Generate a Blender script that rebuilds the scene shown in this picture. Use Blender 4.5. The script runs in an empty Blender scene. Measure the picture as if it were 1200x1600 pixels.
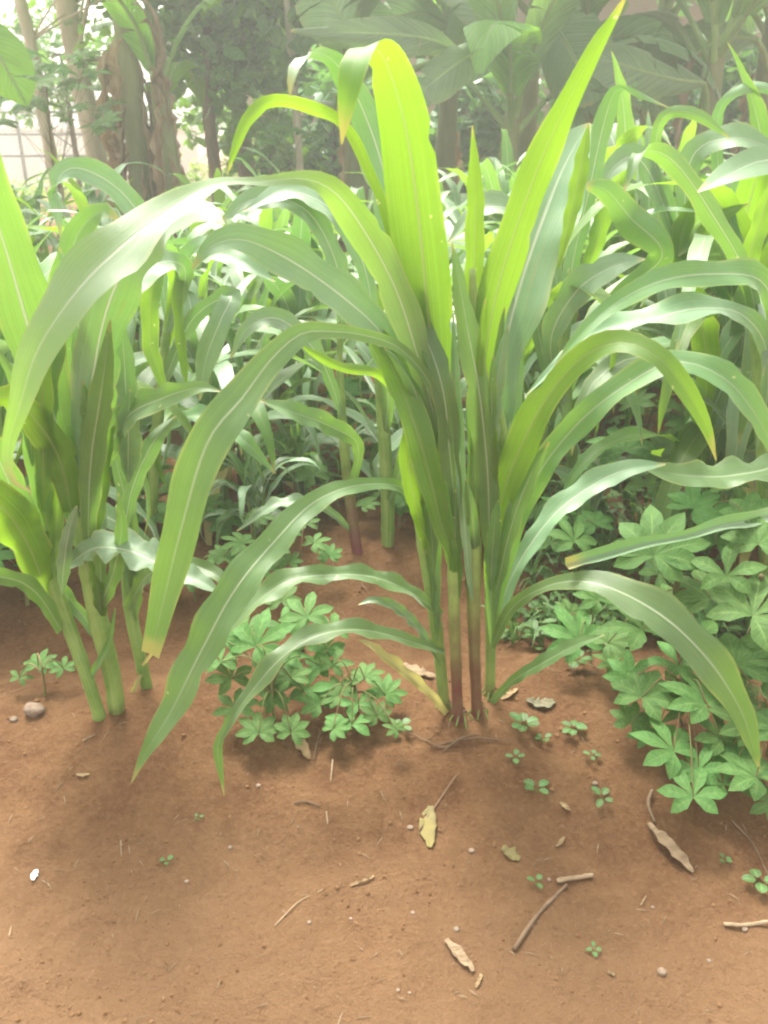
import bpy, math, random
import numpy as np
from mathutils import Vector

random.seed(7)
RNG = np.random.default_rng(7)
S = bpy.context.scene
COL = S.collection
R = math.radians
PI = math.pi

# ------------------------------------------------------------------ camera, sky, sun, exposure
CAM_H = 1.05
PITCH = R(24)
F = 1350.0                                   # focal length in pixels of the 1200x1600 photograph
cam = bpy.data.cameras.new('camera')
cam.sensor_fit = 'VERTICAL'; cam.sensor_height = 36; cam.lens = F / 1600 * 36
cam.clip_start = 0.02; cam.clip_end = 600
cam.dof.use_dof = True; cam.dof.focus_distance = 1.5; cam.dof.aperture_fstop = 9.0
camo = bpy.data.objects.new('camera', cam); COL.objects.link(camo)
camo.location = (0, 0, CAM_H); camo.rotation_euler = (PI / 2 - PITCH, 0, 0)
S.camera = camo

SUN_EL, SUN_AZ = R(60), R(-22)               # azimuth from +Y towards +X: behind the field, to the left
world = bpy.data.worlds.new('World'); S.world = world; world.use_nodes = True
wn, wl = world.node_tree.nodes, world.node_tree.links
sky = wn.new('ShaderNodeTexSky'); sky.sky_type = 'NISHITA'; sky.sun_disc = False
sky.sun_elevation = SUN_EL; sky.sun_rotation = SUN_AZ
sky.air_density = 1.2; sky.dust_density = 6.0; sky.ozone_density = 1.0
hs = wn.new('ShaderNodeHueSaturation'); hs.inputs['Saturation'].default_value = 0.08
hs.inputs['Value'].default_value = 1.0
wl.new(sky.outputs[0], hs.inputs['Color'])
bg = wn['Background']; bg.inputs['Strength'].default_value = 0.15
tint = wn.new('ShaderNodeMix'); tint.data_type = 'RGBA'; tint.blend_type = 'MULTIPLY'; tint.inputs[0].default_value = 1
tint.inputs[7].default_value = (1.03, 1.0, .93, 1); wl.new(hs.outputs[0], tint.inputs[6])
wl.new(tint.outputs[2], bg.inputs['Color'])

sd = bpy.data.lights.new('sun', 'SUN'); sd.energy = 2.0; sd.angle = R(15); sd.color = (1, 0.96, 0.86)
so = bpy.data.objects.new('sun', sd); COL.objects.link(so)
sdir = Vector((math.sin(SUN_AZ) * math.cos(SUN_EL), math.cos(SUN_AZ) * math.cos(SUN_EL), math.sin(SUN_EL)))
so.rotation_euler = sdir.to_track_quat('Z', 'Y').to_euler(); so.location = sdir * 20

S.view_settings.view_transform = 'Standard'; S.view_settings.look = 'None'
S.view_settings.gamma = 1; S.view_settings.use_curve_mapping = False
S.view_settings.exposure = 1.82
S.render.engine = 'CYCLES'
S.cycles.filter_width = 2.2
S.cycles.max_bounces = 8; S.cycles.transmission_bounces = 6; S.cycles.volume_bounces = 1
S.cycles.diffuse_bounces = 5; S.cycles.glossy_bounces = 2; S.cycles.transparent_max_bounces = 8
S.cycles.sample_clamp_indirect = 6
HAZE = 0.015

# ------------------------------------------------------------------ pixel <-> world
CAMP = np.array([0, 0, CAM_H])
FWD = np.array([0, math.cos(PITCH), -math.sin(PITCH)])
UPV = np.array([0, math.sin(PITCH), math.cos(PITCH)])
RGT = np.array([1.0, 0, 0])

def ray(px, py):
    return FWD + RGT * (px - 600) / F + UPV * (800 - py) / F

def at(px, py, Y):
    d = ray(px, py); return CAMP + d * (Y / d[1])

def at_z(px, py, z):
    d = ray(px, py); return CAMP + d * ((z - CAM_H) / d[2])

def depth(p):
    return float(np.dot(p - CAMP, FWD))

# ------------------------------------------------------------------ noise in numpy
_perm = np.random.default_rng(3).integers(0, 2**31, 4096)
def _hash(ix, iy):
    return (_perm[(_perm[ix & 4095] + iy) & 4095] & 65535) / 65535.0

def vnoise(x, y):
    x = np.asarray(x, float); y = np.asarray(y, float)
    ix, iy = np.floor(x).astype(int), np.floor(y).astype(int)
    fx, fy = x - ix, y - iy
    fx = fx * fx * (3 - 2 * fx); fy = fy * fy * (3 - 2 * fy)
    a, b = _hash(ix, iy), _hash(ix + 1, iy)
    c, d = _hash(ix, iy + 1), _hash(ix + 1, iy + 1)
    return (a + (b - a) * fx) * (1 - fy) + (c + (d - c) * fx) * fy - 0.5

def smooth(a, b, x):
    t = np.clip((x - a) / (b - a), 0, 1); return t * t * (3 - 2 * t)

def ground_low(x, y):
    x = np.asarray(x, float); y = np.asarray(y, float)
    ridge = 0.5 + 0.5 * np.cos((y - 1.33) * 2 * PI / 0.66 + vnoise(x * 1.3, y * .7) * 1.6)
    h = 0.04 * smooth(1.02, 1.3, y) + 0.05 * (ridge - .9) * smooth(1.2, 1.6, y) * (1 - smooth(6, 8, y))
    for mx, my in ((.15, 1.32), (-.5, 1.33), (-.07, 2.0), (.85, 1.98)): h = h + .016 * np.exp(-((x - mx) ** 2 + (y - my) ** 2) / .012)
    h = h + vnoise(x * 2.3, y * 2.3) * 0.03 + vnoise(x * 6 + 9, y * 6) * 0.016
    return h

def ground_z(x, y):
    x = np.asarray(x, float); y = np.asarray(y, float)
    h = ground_low(x, y)
    h = h + vnoise(x * 17, y * 17) * 0.012 + vnoise(x * 41 + 3, y * 41) * 0.0065 + vnoise(x * 85, y * 85 + 7) * 0.0045
    return h

def G(px, py, lift=0.0):
    z = 0.0
    for _ in range(12):
        p = at_z(px, py, z); z = float(ground_z(p[0], p[1]))
    p = at_z(px, py, z); p[2] += lift
    return p

# ------------------------------------------------------------------ materials
def new_mat(name):
    m = bpy.data.materials.new(name); m.use_nodes = True
    nt = m.node_tree
    for n in list(nt.nodes): nt.nodes.remove(n)
    return m, nt, nt.nodes, nt.links

def mathn(N, L, op, a, b=None, c=None):
    n = N.new('ShaderNodeMath'); n.operation = op
    for i, v in enumerate((a, b, c)):
        if v is None: continue
        if isinstance(v, (int, float)): n.inputs[i].default_value = v
        else: L.new(v, n.inputs[i])
    return n.outputs[0]

def mixc(N, L, f, a, b, mode='MIX'):
    n = N.new('ShaderNodeMix'); n.data_type = 'RGBA'; n.blend_type = mode
    for k, v in ((0, f), (6, a), (7, b)):
        if isinstance(v, (int, float)): n.inputs[k].default_value = v
        elif isinstance(v, tuple): n.inputs[k].default_value = (*v, 1)
        else: L.new(v, n.inputs[k])
    return n.outputs[2]

def ramp(N, L, v, lo, hi, a=0.0, b=1.0):
    n = N.new('ShaderNodeMapRange'); n.interpolation_type = 'SMOOTHSTEP'
    L.new(v, n.inputs[0]); n.inputs[1].default_value = lo; n.inputs[2].default_value = hi
    n.inputs[3].default_value = a; n.inputs[4].default_value = b
    return n.outputs[0]

def noise(N, L, vec, scale, detail=3, rough=.55):
    n = N.new('ShaderNodeTexNoise'); n.inputs['Scale'].default_value = scale
    n.inputs['Detail'].default_value = detail; n.inputs['Roughness'].default_value = rough
    if vec is not None: L.new(vec, n.inputs['Vector'])
    return n.outputs['Fac']

def leaf_mat(name, base, base2, trans, rib, tfac=.42, rough=.42, spec=.5, vein=34, edge=None, ribw=.035, veinmode='par', bump=.25, spots=0.0, sheen=0.0, vc=.38):
    m, nt, N, L = new_mat(name)
    uv = N.new('ShaderNodeUVMap'); uv.uv_map = 'UVMap'
    sep = N.new('ShaderNodeSeparateXYZ'); L.new(uv.outputs[0], sep.inputs[0])
    u, v = sep.outputs[0], sep.outputs[1]
    du = mathn(N, L, 'ABSOLUTE', mathn(N, L, 'SUBTRACT', u, .5))
    ribm = ramp(N, L, du, ribw * .45, ribw, 1, 0)
    fade = ramp(N, L, v, .55, 1.0, 1, .25)
    ribm = mathn(N, L, 'MULTIPLY', ribm, fade)
    oi = N.new('ShaderNodeObjectInfo')
    tc = N.new('ShaderNodeTexCoord')
    # veins
    comb = N.new('ShaderNodeCombineXYZ')
    if veinmode == 'par':
        L.new(mathn(N, L, 'MULTIPLY', u, float(vein)), comb.inputs[0])
        L.new(mathn(N, L, 'MULTIPLY', v, 1.2), comb.inputs[1])
    else:                                    # side veins leaving the midrib at an angle
        s = mathn(N, L, 'ADD', mathn(N, L, 'MULTIPLY', v, float(vein)), mathn(N, L, 'MULTIPLY', du, -float(vein) * .35))
        L.new(s, comb.inputs[0]); L.new(mathn(N, L, 'MULTIPLY', u, 1.3), comb.inputs[1])
    L.new(mathn(N, L, 'MULTIPLY', oi.outputs['Random'], 37.0), comb.inputs[2])
    vn = noise(N, L, comb.outputs[0], 1.0, 2, .6)
    patch = noise(N, L, tc.outputs['Object'], 9.0, 4, .6)
    c = mixc(N, L, ramp(N, L, patch, .35, .68), base, base2)
    vm = ramp(N, L, vn, .38, .66, 0, vc)
    c = mixc(N, L, vm, c, tuple(min(1, x * 1.75 + .01) for x in base2))
    hv = N.new('ShaderNodeHueSaturation')
    L.new(mathn(N, L, 'MULTIPLY_ADD', oi.outputs['Random'], .030, .485), hv.inputs['Hue'])
    L.new(mathn(N, L, 'MULTIPLY_ADD', oi.outputs['Random'], .45, .78), hv.inputs['Value'])
    L.new(c, hv.inputs['Color']); c = hv.outputs[0]
    tcol = mixc(N, L, ramp(N, L, vn, .3, .7), tuple(x * (1 - vc * .75) for x in trans), trans)
    if edge:
        em = mathn(N, L, 'MULTIPLY', ramp(N, L, du, .40, .5), ramp(N, L, patch, .42, .62))
        em = mathn(N, L, 'MAXIMUM', em, ramp(N, L, v, .965, 1.0))
        c = mixc(N, L, mathn(N, L, 'MULTIPLY', em, .32), c, edge)
        tcol = mixc(N, L, mathn(N, L, 'MULTIPLY', em, .32), tcol, edge)
    if edge:
        cs = N.new('ShaderNodeCombineXYZ'); L.new(mathn(N, L, 'MULTIPLY', u, 16.0), cs.inputs[0]); L.new(mathn(N, L, 'MULTIPLY', v, 5.0), cs.inputs[1]); L.new(mathn(N, L, 'MULTIPLY', oi.outputs['Random'], 91.0), cs.inputs[2])
        stk = mathn(N, L, 'MULTIPLY', ramp(N, L, noise(N, L, cs.outputs[0], 1.0, 4, .65), .62, .74), .5)
        c = mixc(N, L, stk, c, (.30, .26, .10)); tcol = mixc(N, L, stk, tcol, (.35, .30, .06))
        tipm = ramp(N, L, mathn(N, L, 'MULTIPLY_ADD', patch, .10, v), 1.0, 1.05)
        c = mixc(N, L, tipm, c, (.36, .36, .12)); tcol = mixc(N, L, tipm, tcol, (.38, .36, .06))
    if spots:
        sp = ramp(N, L, noise(N, L, tc.outputs['Object'], 55.0, 2, .5), .73, .78)
        c = mixc(N, L, mathn(N, L, 'MULTIPLY', sp, spots), c, (.55, .55, .25))
        tcol = mixc(N, L, mathn(N, L, 'MULTIPLY', sp, spots), tcol, (.8, .75, .35))
    c = mixc(N, L, mathn(N, L, 'MULTIPLY', ribm, .85), c, rib)
    tcol = mixc(N, L, mathn(N, L, 'MULTIPLY', ribm, .8), tcol, tuple(x * .55 for x in rib))
    bmp = N.new('ShaderNodeBump'); bmp.inputs['Strength'].default_value = bump; bmp.inputs['Distance'].default_value = .002
    hgt = mathn(N, L, 'SUBTRACT', vn, mathn(N, L, 'MULTIPLY', ribm, 1.6))
    L.new(hgt, bmp.inputs['Height'])
    p = N.new('ShaderNodeBsdfPrincipled')
    L.new(c, p.inputs['Base Color']); L.new(bmp.outputs[0], p.inputs['Normal'])
    L.new(ramp(N, L, patch, .3, .7, rough - .06, rough + .1), p.inputs['Roughness'])
    p.inputs['Specular IOR Level'].default_value = spec
    p.inputs['Sheen Weight'].default_value = sheen; p.inputs['Sheen Roughness'].default_value = .35; p.inputs['Sheen Tint'].default_value = (.92, 1, .92, 1)
    t = N.new('ShaderNodeBsdfTranslucent'); L.new(tcol, t.inputs['Color']); L.new(bmp.outputs[0], t.inputs['Normal'])
    mx = N.new('ShaderNodeMixShader'); mx.inputs[0].default_value = tfac
    L.new(p.outputs[0], mx.inputs[1]); L.new(t.outputs[0], mx.inputs[2])
    o = N.new('ShaderNodeOutputMaterial'); L.new(mx.outputs[0], o.inputs[0])
    return m

def solid_mat(name, a, b, scale=12, rough=.8, bump=.3, bscale=60, spec=.3, stretch=None, trans=None, tfac=.3):
    m, nt, N, L = new_mat(name)
    tc = N.new('ShaderNodeTexCoord'); vec = tc.outputs['Object']
    if stretch:
        mp = N.new('ShaderNodeMapping'); mp.inputs['Scale'].default_value = stretch; L.new(vec, mp.inputs[0]); vec = mp.outputs[0]
    oi = N.new('ShaderNodeObjectInfo')
    f = noise(N, L, vec, scale, 5, .6)
    c = mixc(N, L, ramp(N, L, f, .32, .68), a, b)
    hv = N.new('ShaderNodeHueSaturation'); L.new(c, hv.inputs['Color'])
    L.new(mathn(N, L, 'MULTIPLY_ADD', oi.outputs['Random'], .3, .85), hv.inputs['Value'])
    bmp = N.new('ShaderNodeBump'); bmp.inputs['Strength'].default_value = bump; bmp.inputs['Distance'].default_value = .01
    L.new(noise(N, L, vec, bscale, 4, .65), bmp.inputs['Height'])
    p = N.new('ShaderNodeBsdfPrincipled'); L.new(hv.outputs[0], p.inputs['Base Color'])
    p.inputs['Roughness'].default_value = rough; p.inputs['Specular IOR Level'].default_value = spec
    L.new(bmp.outputs[0], p.inputs['Normal'])
    o = N.new('ShaderNodeOutputMaterial')
    if trans:
        t = N.new('ShaderNodeBsdfTranslucent'); t.inputs['Color'].default_value = (*trans, 1)
        mx = N.new('ShaderNodeMixShader'); mx.inputs[0].default_value = tfac
        L.new(p.outputs[0], mx.inputs[1]); L.new(t.outputs[0], mx.inputs[2]); L.new(mx.outputs[0], o.inputs[0])
    else: L.new(p.outputs[0], o.inputs[0])
    return m

def stalk_mat(name, red):
    """maize stalk: uv.y runs from the root (0) to the top (1)"""
    m, nt, N, L = new_mat(name)
    uv = N.new('ShaderNodeUVMap'); uv.uv_map = 'UVMap'
    sep = N.new('ShaderNodeSeparateXYZ'); L.new(uv.outputs[0], sep.inputs[0])
    comb = N.new('ShaderNodeCombineXYZ')
    L.new(mathn(N, L, 'MULTIPLY', sep.outputs[0], 22.0), comb.inputs[0]); L.new(mathn(N, L, 'MULTIPLY', sep.outputs[1], 2.0), comb.inputs[1])
    oi = N.new('ShaderNodeObjectInfo'); L.new(mathn(N, L, 'MULTIPLY', oi.outputs['Random'], 40.0), comb.inputs[2])
    st = noise(N, L, comb.outputs[0], 1.0, 3, .6)
    tc = N.new('ShaderNodeTexCoord')
    f = noise(N, L, tc.outputs['Object'], 14.0, 4, .6)
    c = mixc(N, L, ramp(N, L, f, .35, .7), (.13, .25, .045), (.24, .36, .09))
    c = mixc(N, L, ramp(N, L, st, .4, .7, 0, .4), c, (.36, .42, .16))
    rm = mathn(N, L, 'MULTIPLY', ramp(N, L, mathn(N, L, 'MULTIPLY_ADD', f, .35, sep.outputs[1]), .20, .20 + red, 1, 0), min(1.0, red * 2.2))
    c = mixc(N, L, rm, c, (.15, .035, .04))
    c = mixc(N, L, ramp(N, L, sep.outputs[1], .0, .025, .8, 0), c, (.22, .12, .07))
    bmp = N.new('ShaderNodeBump'); bmp.inputs['Strength'].default_value = .3; bmp.inputs['Distance'].default_value = .002
    L.new(st, bmp.inputs['Height'])
    p = N.new('ShaderNodeBsdfPrincipled'); L.new(c, p.inputs['Base Color']); p.inputs['Roughness'].default_value = .5
    p.inputs['Subsurface Weight'].default_value = 0.0
    L.new(bmp.outputs[0], p.inputs['Normal'])
    o = N.new('ShaderNodeOutputMaterial'); L.new(p.outputs[0], o.inputs[0])
    return m

M = {}
M['maize'] = leaf_mat('maize_leaf', (.075, .175, .042), (.115, .235, .065), (.22, .42, .05), (.45, .55, .34), tfac=.40, rough=.46, spec=1.0, edge=(.55, .5, .12), spots=.5, sheen=.8, vein=55, vc=.2)
M['maize_young'] = leaf_mat('young_maize_leaf', (.085, .19, .035), (.13, .25, .05), (.26, .46, .02), (.34, .44, .14), tfac=.5, rough=.42, spec=.6, edge=(.55, .55, .12), spots=.8, sheen=.15, vein=55, vc=.22)  # young yellow-green blades, and backlit ones whose glow is put into this colour
M['maize_blue'] = leaf_mat('waxy_maize_leaf', (.135, .245, .115), (.20, .325, .175), (.16, .36, .045), (.55, .62, .46), tfac=.28, rough=.45, spec=1.0, edge=(.5, .5, .15), ribw=.03, sheen=1.0, vein=55, vc=.18)  # waxy bloom, with base colour whitened further to carry sky sheen
M['maize_lit'] = leaf_mat('pale_maize_leaf', (.16, .27, .14), (.23, .36, .21), (.30, .54, .05), (.60, .66, .5), tfac=.44, rough=.45, spec=1.0, edge=(.5, .5, .15), ribw=.03, sheen=1.0, vein=55, vc=.18, spots=.5)  # lighter copy of the waxy leaf: sky sheen and backlight put into colour
M['maize_dry'] = leaf_mat('withering_maize_leaf', (.30, .28, .10), (.36, .30, .15), (.6, .55, .15), (.5, .45, .3), tfac=.4, rough=.6, spec=.3, edge=(.4, .25, .12))
M['cassava'] = leaf_mat('cassava_leaf', (.068, .16, .04), (.10, .205, .056), (.17, .38, .04), (.20, .34, .10), tfac=.36, rough=.62, spec=.22, veinmode='side', vein=22, ribw=.05)
M['seedling'] = leaf_mat('seedling_leaf', (.06, .135, .04), (.09, .175, .05), (.16, .34, .04), (.25, .45, .15), tfac=.35, rough=.5, spec=.4, veinmode='side', vein=10, ribw=.05)
M['banana'] = leaf_mat('banana_leaf', (.12, .225, .10), (.17, .28, .14), (.30, .55, .08), (.35, .48, .22), tfac=.34, rough=.42, spec=.6, veinmode='side', vein=90, ribw=.03, bump=.5, edge=(.35, .28, .12), sheen=.5)
M['banana_bright'] = leaf_mat('young_banana_leaf', (.10, .25, .05), (.13, .30, .06), (.40, .8, .05), (.5, .6, .3), tfac=.45, rough=.45, spec=.5, veinmode='side', vein=90, ribw=.03, bump=.5)
M['tree'] = leaf_mat('tree_leaf', (.10, .21, .09), (.14, .27, .13), (.26, .56, .08), (.25, .4, .2), tfac=.3, rough=.38, spec=.6, veinmode='side', vein=12)
M['bush'] = leaf_mat('bush_leaf', (.09, .19, .05), (.13, .25, .06), (.3, .6, .05), (.2, .35, .1), tfac=.35, rough=.5, spec=.4, veinmode='side', vein=12)
M['hedge'] = leaf_mat('hedge_leaf', (.16, .28, .05), (.22, .34, .06), (.5, .7, .06), (.3, .45, .1), tfac=.4, rough=.5, spec=.4, veinmode='side', vein=12)
M['stalk'] = stalk_mat('green_maize_stalk', .16)
M['stalk_red'] = stalk_mat('red_maize_stalk', .55)
M['sheath'] = leaf_mat('maize_sheath', (.12, .24, .05), (.17, .30, .07), (.4, .7, .06), (.25, .38, .12), tfac=.35, rough=.45, spec=.5)
M['petiole'] = solid_mat('cassava_petiole', (.14, .19, .06), (.20, .11, .06), 20, .6, .1)
M['green_stem'] = solid_mat('green_stem', (.10, .20, .05), (.16, .28, .07), 14, .6, .2)
M['bark'] = solid_mat('pale_bark', (.38, .33, .26), (.55, .50, .41), 9, .9, .6, 40, .2, (1, 1, .35))
M['bark_dark'] = solid_mat('brown_bark', (.13, .10, .075), (.24, .18, .13), 9, .9, .6, 40, .2, (1, 1, .35))
M['pseudostem'] = solid_mat('banana_stem', (.17, .20, .09), (.28, .28, .15), 7, .7, .4, 30, .3, (1, 1, .25))
M['pet_banana'] = solid_mat('banana_petiole', (.20, .32, .10), (.30, .40, .16), 6, .5, .2, 30, .4, (1, 1, .2))
M['dry_banana'] = solid_mat('dead_banana_leaf', (.30, .21, .14), (.50, .40, .29), 9, .85, .5, 40, .2, (2, 2, .4), (.4, .25, .12), .25)
M['dry_leaf'] = solid_mat('dry_leaf', (.25, .17, .09), (.36, .27, .15), 30, .8, .4, 120, .2, None, (.5, .35, .15), .15)
M['yellow_leaf'] = solid_mat('yellowed_leaf', (.24, .20, .07), (.20, .17, .08), 30, .7, .3, 120, .3, None, (.6, .5, .1), .2)
M['grey_leaf'] = solid_mat('rotting_leaf', (.10, .10, .06), (.17, .15, .10), 40, .8, .4, 120, .2)
M['husk'] = solid_mat('dry_husk', (.20, .14, .085), (.30, .22, .14), 16, .8, .5, 60, .2, (1, 6, 1))
M['straw'] = solid_mat('dry_straw', (.28, .20, .12), (.38, .29, .19), 25, .75, .3, 90, .3)
M['twig'] = solid_mat('twig', (.15, .10, .06), (.22, .15, .10), 25, .85, .4, 90, .2)
M['stone'] = solid_mat('stone', (.20, .14, .10), (.30, .23, .17), 22, .85, .6, 60, .3)
M['white_scrap'] = solid_mat('white_scrap', (.75, .75, .72), (.8, .8, .78), 22, .5, .1, 60, .4)
M['clod'] = solid_mat('soil_crumb', (.15, .078, .036), (.22, .125, .062), 60, .95, .6, 300, .1)
M['wall_pink'] = solid_mat('pink_plaster', (.50, .36, .29), (.58, .44, .36), 2, .9, .2, 30, .2)
M['wall_white'] = solid_mat('white_plaster', (.76, .75, .72), (.8, .8, .78), 2, .9, .1, 30, .2)
M['dark_wood'] = solid_mat('dark_door_wood', (.05, .035, .025), (.08, .055, .04), 6, .7, .3, 30, .3)  # near-black brown; on the house doorway it stands in for shade
M['roof'] = solid_mat('rusty_roof_sheet', (.20, .12, .08), (.30, .22, .17), 3, .6, .2, 10, .4)
M['rail'] = solid_mat('rail_paint', (.14, .14, .14), (.2, .2, .19), 8, .5, .1, 30, .4)

def soil_mat():
    m, nt, N, L = new_mat('red_soil')
    g = N.new('ShaderNodeNewGeometry'); pos = g.outputs['Position']
    big = noise(N, L, pos, 2.2, 4, .6); mid = noise(N, L, pos, 11, 5, .6); fine = noise(N, L, pos, 110, 5, .72); grain = noise(N, L, pos, 700, 2, .6)
    c = mixc(N, L, ramp(N, L, mid, .33, .68), (.160, .076, .034), (.225, .118, .054))
    sep = N.new('ShaderNodeSeparateXYZ'); L.new(pos, sep.inputs[0])
    # trodden dry path by the camera: paler dust
    path = ramp(N, L, mathn(N, L, 'MULTIPLY_ADD', big, .7, mathn(N, L, 'MULTIPLY_ADD', sep.outputs[0], .12, sep.outputs[1])), 1.08, 1.55, .75, 0)
    c = mixc(N, L, path, c, (.28, .162, .084))
    c = mixc(N, L, ramp(N, L, fine, .42, .72, 0, .45), c, (.31, .185, .10))
    c = mixc(N, L, ramp(N, L, fine, .25, .42, .45, 0), c, (.065, .030, .016))
    vor = N.new('ShaderNodeTexVoronoi'); vor.inputs['Scale'].default_value = 120; L.new(pos, vor.inputs['Vector'])
    c = mixc(N, L, ramp(N, L, vor.outputs['Distance'], .10, .17, .35, 0), c, (.34, .24, .16))
    bmp = N.new('ShaderNodeBump'); bmp.inputs['Strength'].default_value = 1.0; bmp.inputs['Distance'].default_value = .014
    hh = mathn(N, L, 'ADD', mathn(N, L, 'MULTIPLY', fine, 1.0), mathn(N, L, 'MULTIPLY', grain, .35))
    hh = mathn(N, L, 'ADD', hh, mathn(N, L, 'MULTIPLY', mid, .8))
    L.new(hh, bmp.inputs['Height'])
    p = N.new('ShaderNodeBsdfPrincipled'); L.new(c, p.inputs['Base Color']); p.inputs['Roughness'].default_value = .95
    p.inputs['Specular IOR Level'].default_value = .15; L.new(bmp.outputs[0], p.inputs['Normal'])
    o = N.new('ShaderNodeOutputMaterial'); L.new(p.outputs[0], o.inputs[0])
    return m
M['soil'] = soil_mat()

# ------------------------------------------------------------------ object helpers
def link(name, verts, faces, mat, parent=None, uvs=None, smoothf=True, origin=None):
    me = bpy.data.meshes.new(name)
    v = np.asarray(verts, float)
    if origin is not None: v = v - np.asarray(origin)
    me.from_pydata(v.tolist(), [], [list(map(int, f)) for f in faces])
    mats = mat if isinstance(mat, (list, tuple)) else [mat]
    for mm in mats: me.materials.append(mm)
    if uvs is not None:
        ul = me.uv_layers.new(name='UVMap')
        idx = np.empty(len(me.loops), dtype=np.int32); me.loops.foreach_get('vertex_index', idx)
        ul.data.foreach_set('uv', np.asarray(uvs, float)[idx].ravel())
    if smoothf: me.polygons.foreach_set('use_smooth', [True] * len(me.polygons))
    o = bpy.data.objects.new(name, me); COL.objects.link(o)
    if parent is not None: o.parent = parent
    return o

def tag(o, label, cat, group=None, kind=None):
    o['label'] = label; o['category'] = cat
    if group: o['group'] = group
    if kind: o['kind'] = kind
    return o

def thing(name, loc, label, cat, group=None, rz=0):
    o = bpy.data.objects.new(name, None); COL.objects.link(o)
    o.empty_display_size = .05
    o.location = tuple(float(a) for a in loc); o.rotation_euler = (0, 0, rz)
    return tag(o, label, cat, group)

def copy_tree(o, parent=None):
    c = o.copy(); COL.objects.link(c)
    if parent is not None: c.parent = parent
    for ch in KIDS.get(o.name, ()):
        k = copy_tree(ch, c)
    return c

def index_kids(root):
    for ch in root.children:
        KIDS.setdefault(root.name, []).append(ch); index_kids(ch)
KIDS = {}

def catmull(A, n):
    """resample control rows A (K,d) to n rows with a centripetal-like catmull-rom"""
    A = np.asarray(A, float); K = len(A)
    P = np.vstack([2 * A[0] - A[1], A, 2 * A[-1] - A[-2]])
    seg = np.linalg.norm(np.diff(A[:, :3], axis=0), axis=1) + 1e-9
    cum = np.concatenate([[0], np.cumsum(seg)]); cum /= cum[-1]
    out = []
    for s in np.linspace(0, 1, n):
        i = min(int(np.searchsorted(cum, s, side='right')) - 1, K - 2); i = max(i, 0)
        t = (s - cum[i]) / (cum[i + 1] - cum[i])
        p0, p1, p2, p3 = P[i], P[i + 1], P[i + 2], P[i + 3]
        out.append(.5 * ((2 * p1) + (-p0 + p2) * t + (2 * p0 - 5 * p1 + 4 * p2 - p3) * t * t + (-p0 + 3 * p1 - 3 * p2 + p3) * t ** 3))
    return np.array(out)

def nrm(v):
    return v / (np.linalg.norm(v, axis=-1, keepdims=True) + 1e-12)

def ribbon(C, W, Sd, fold=.25, wave=.0, freq=5.0, m=3, rng=random, curl=0.0):
    """C centre line (n,3), W full widths (n), Sd side vectors -> verts, faces, uvs of a folded, wavy blade"""
    n = len(C)
    T = nrm(np.gradient(C, axis=0))
    Sd = nrm(Sd - T * np.sum(Sd * T, axis=1, keepdims=True))
    Nn = np.cross(T, Sd)
    if np.sum(Nn[:, 2] * W) < 0: Nn = -Nn
    us = np.linspace(-1, 1, 2 * m + 1)
    ph = [rng.uniform(0, 6.28), rng.uniform(0, 6.28)]; fr = [freq * rng.uniform(.8, 1.25), freq * rng.uniform(.8, 1.25)]
    vv = np.linspace(0, 1, n)
    fo = fold * np.ones(n)
    wob = [np.sin(vv * fr[k] * 2 * PI + ph[k] + 1.3 * np.sin(vv * 5 + ph[k])) * wave * np.clip(vv * 5, 0, 1) * np.clip((1 - vv) * 4, 0, 1) for k in (0, 1)]
    nick = {-1: np.ones(n), 1: np.ones(n)}
    if n >= 14:
        for sd_ in (-1, 1):
            for _ in range(rng.choice((0, 1, 1, 2, 3))): nick[sd_][rng.randint(3, n - 2)] = rng.uniform(.78, .96)
    V, UV = [], []
    for j, u in enumerate(us):
        k = 0 if u < 0 else 1
        a = fo + curl * abs(u)
        off = Sd * (u * W / 2 * (1 + .10 * wob[1 - k] / max(wave, 1e-6) * (wave > 0)) * np.cos(a))[:, None] + Nn * (abs(u) * W / 2 * np.sin(a) + abs(u) ** 1.6 * W * wob[k])[:, None]
        if abs(u) == 1: off = off * nick[int(u)][:, None]
        V.append(C + off); UV.append(np.stack([np.full(n, .5 + u / 2), vv], 1))
    q = len(us)
    V = np.stack(V, 1).reshape(-1, 3); UV = np.stack(UV, 1).reshape(-1, 2)
    faces = [(i * q + j, i * q + j + 1, (i + 1) * q + j + 1, (i + 1) * q + j) for i in range(n - 1) for j in range(q - 1)]
    return V, faces, UV

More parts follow.
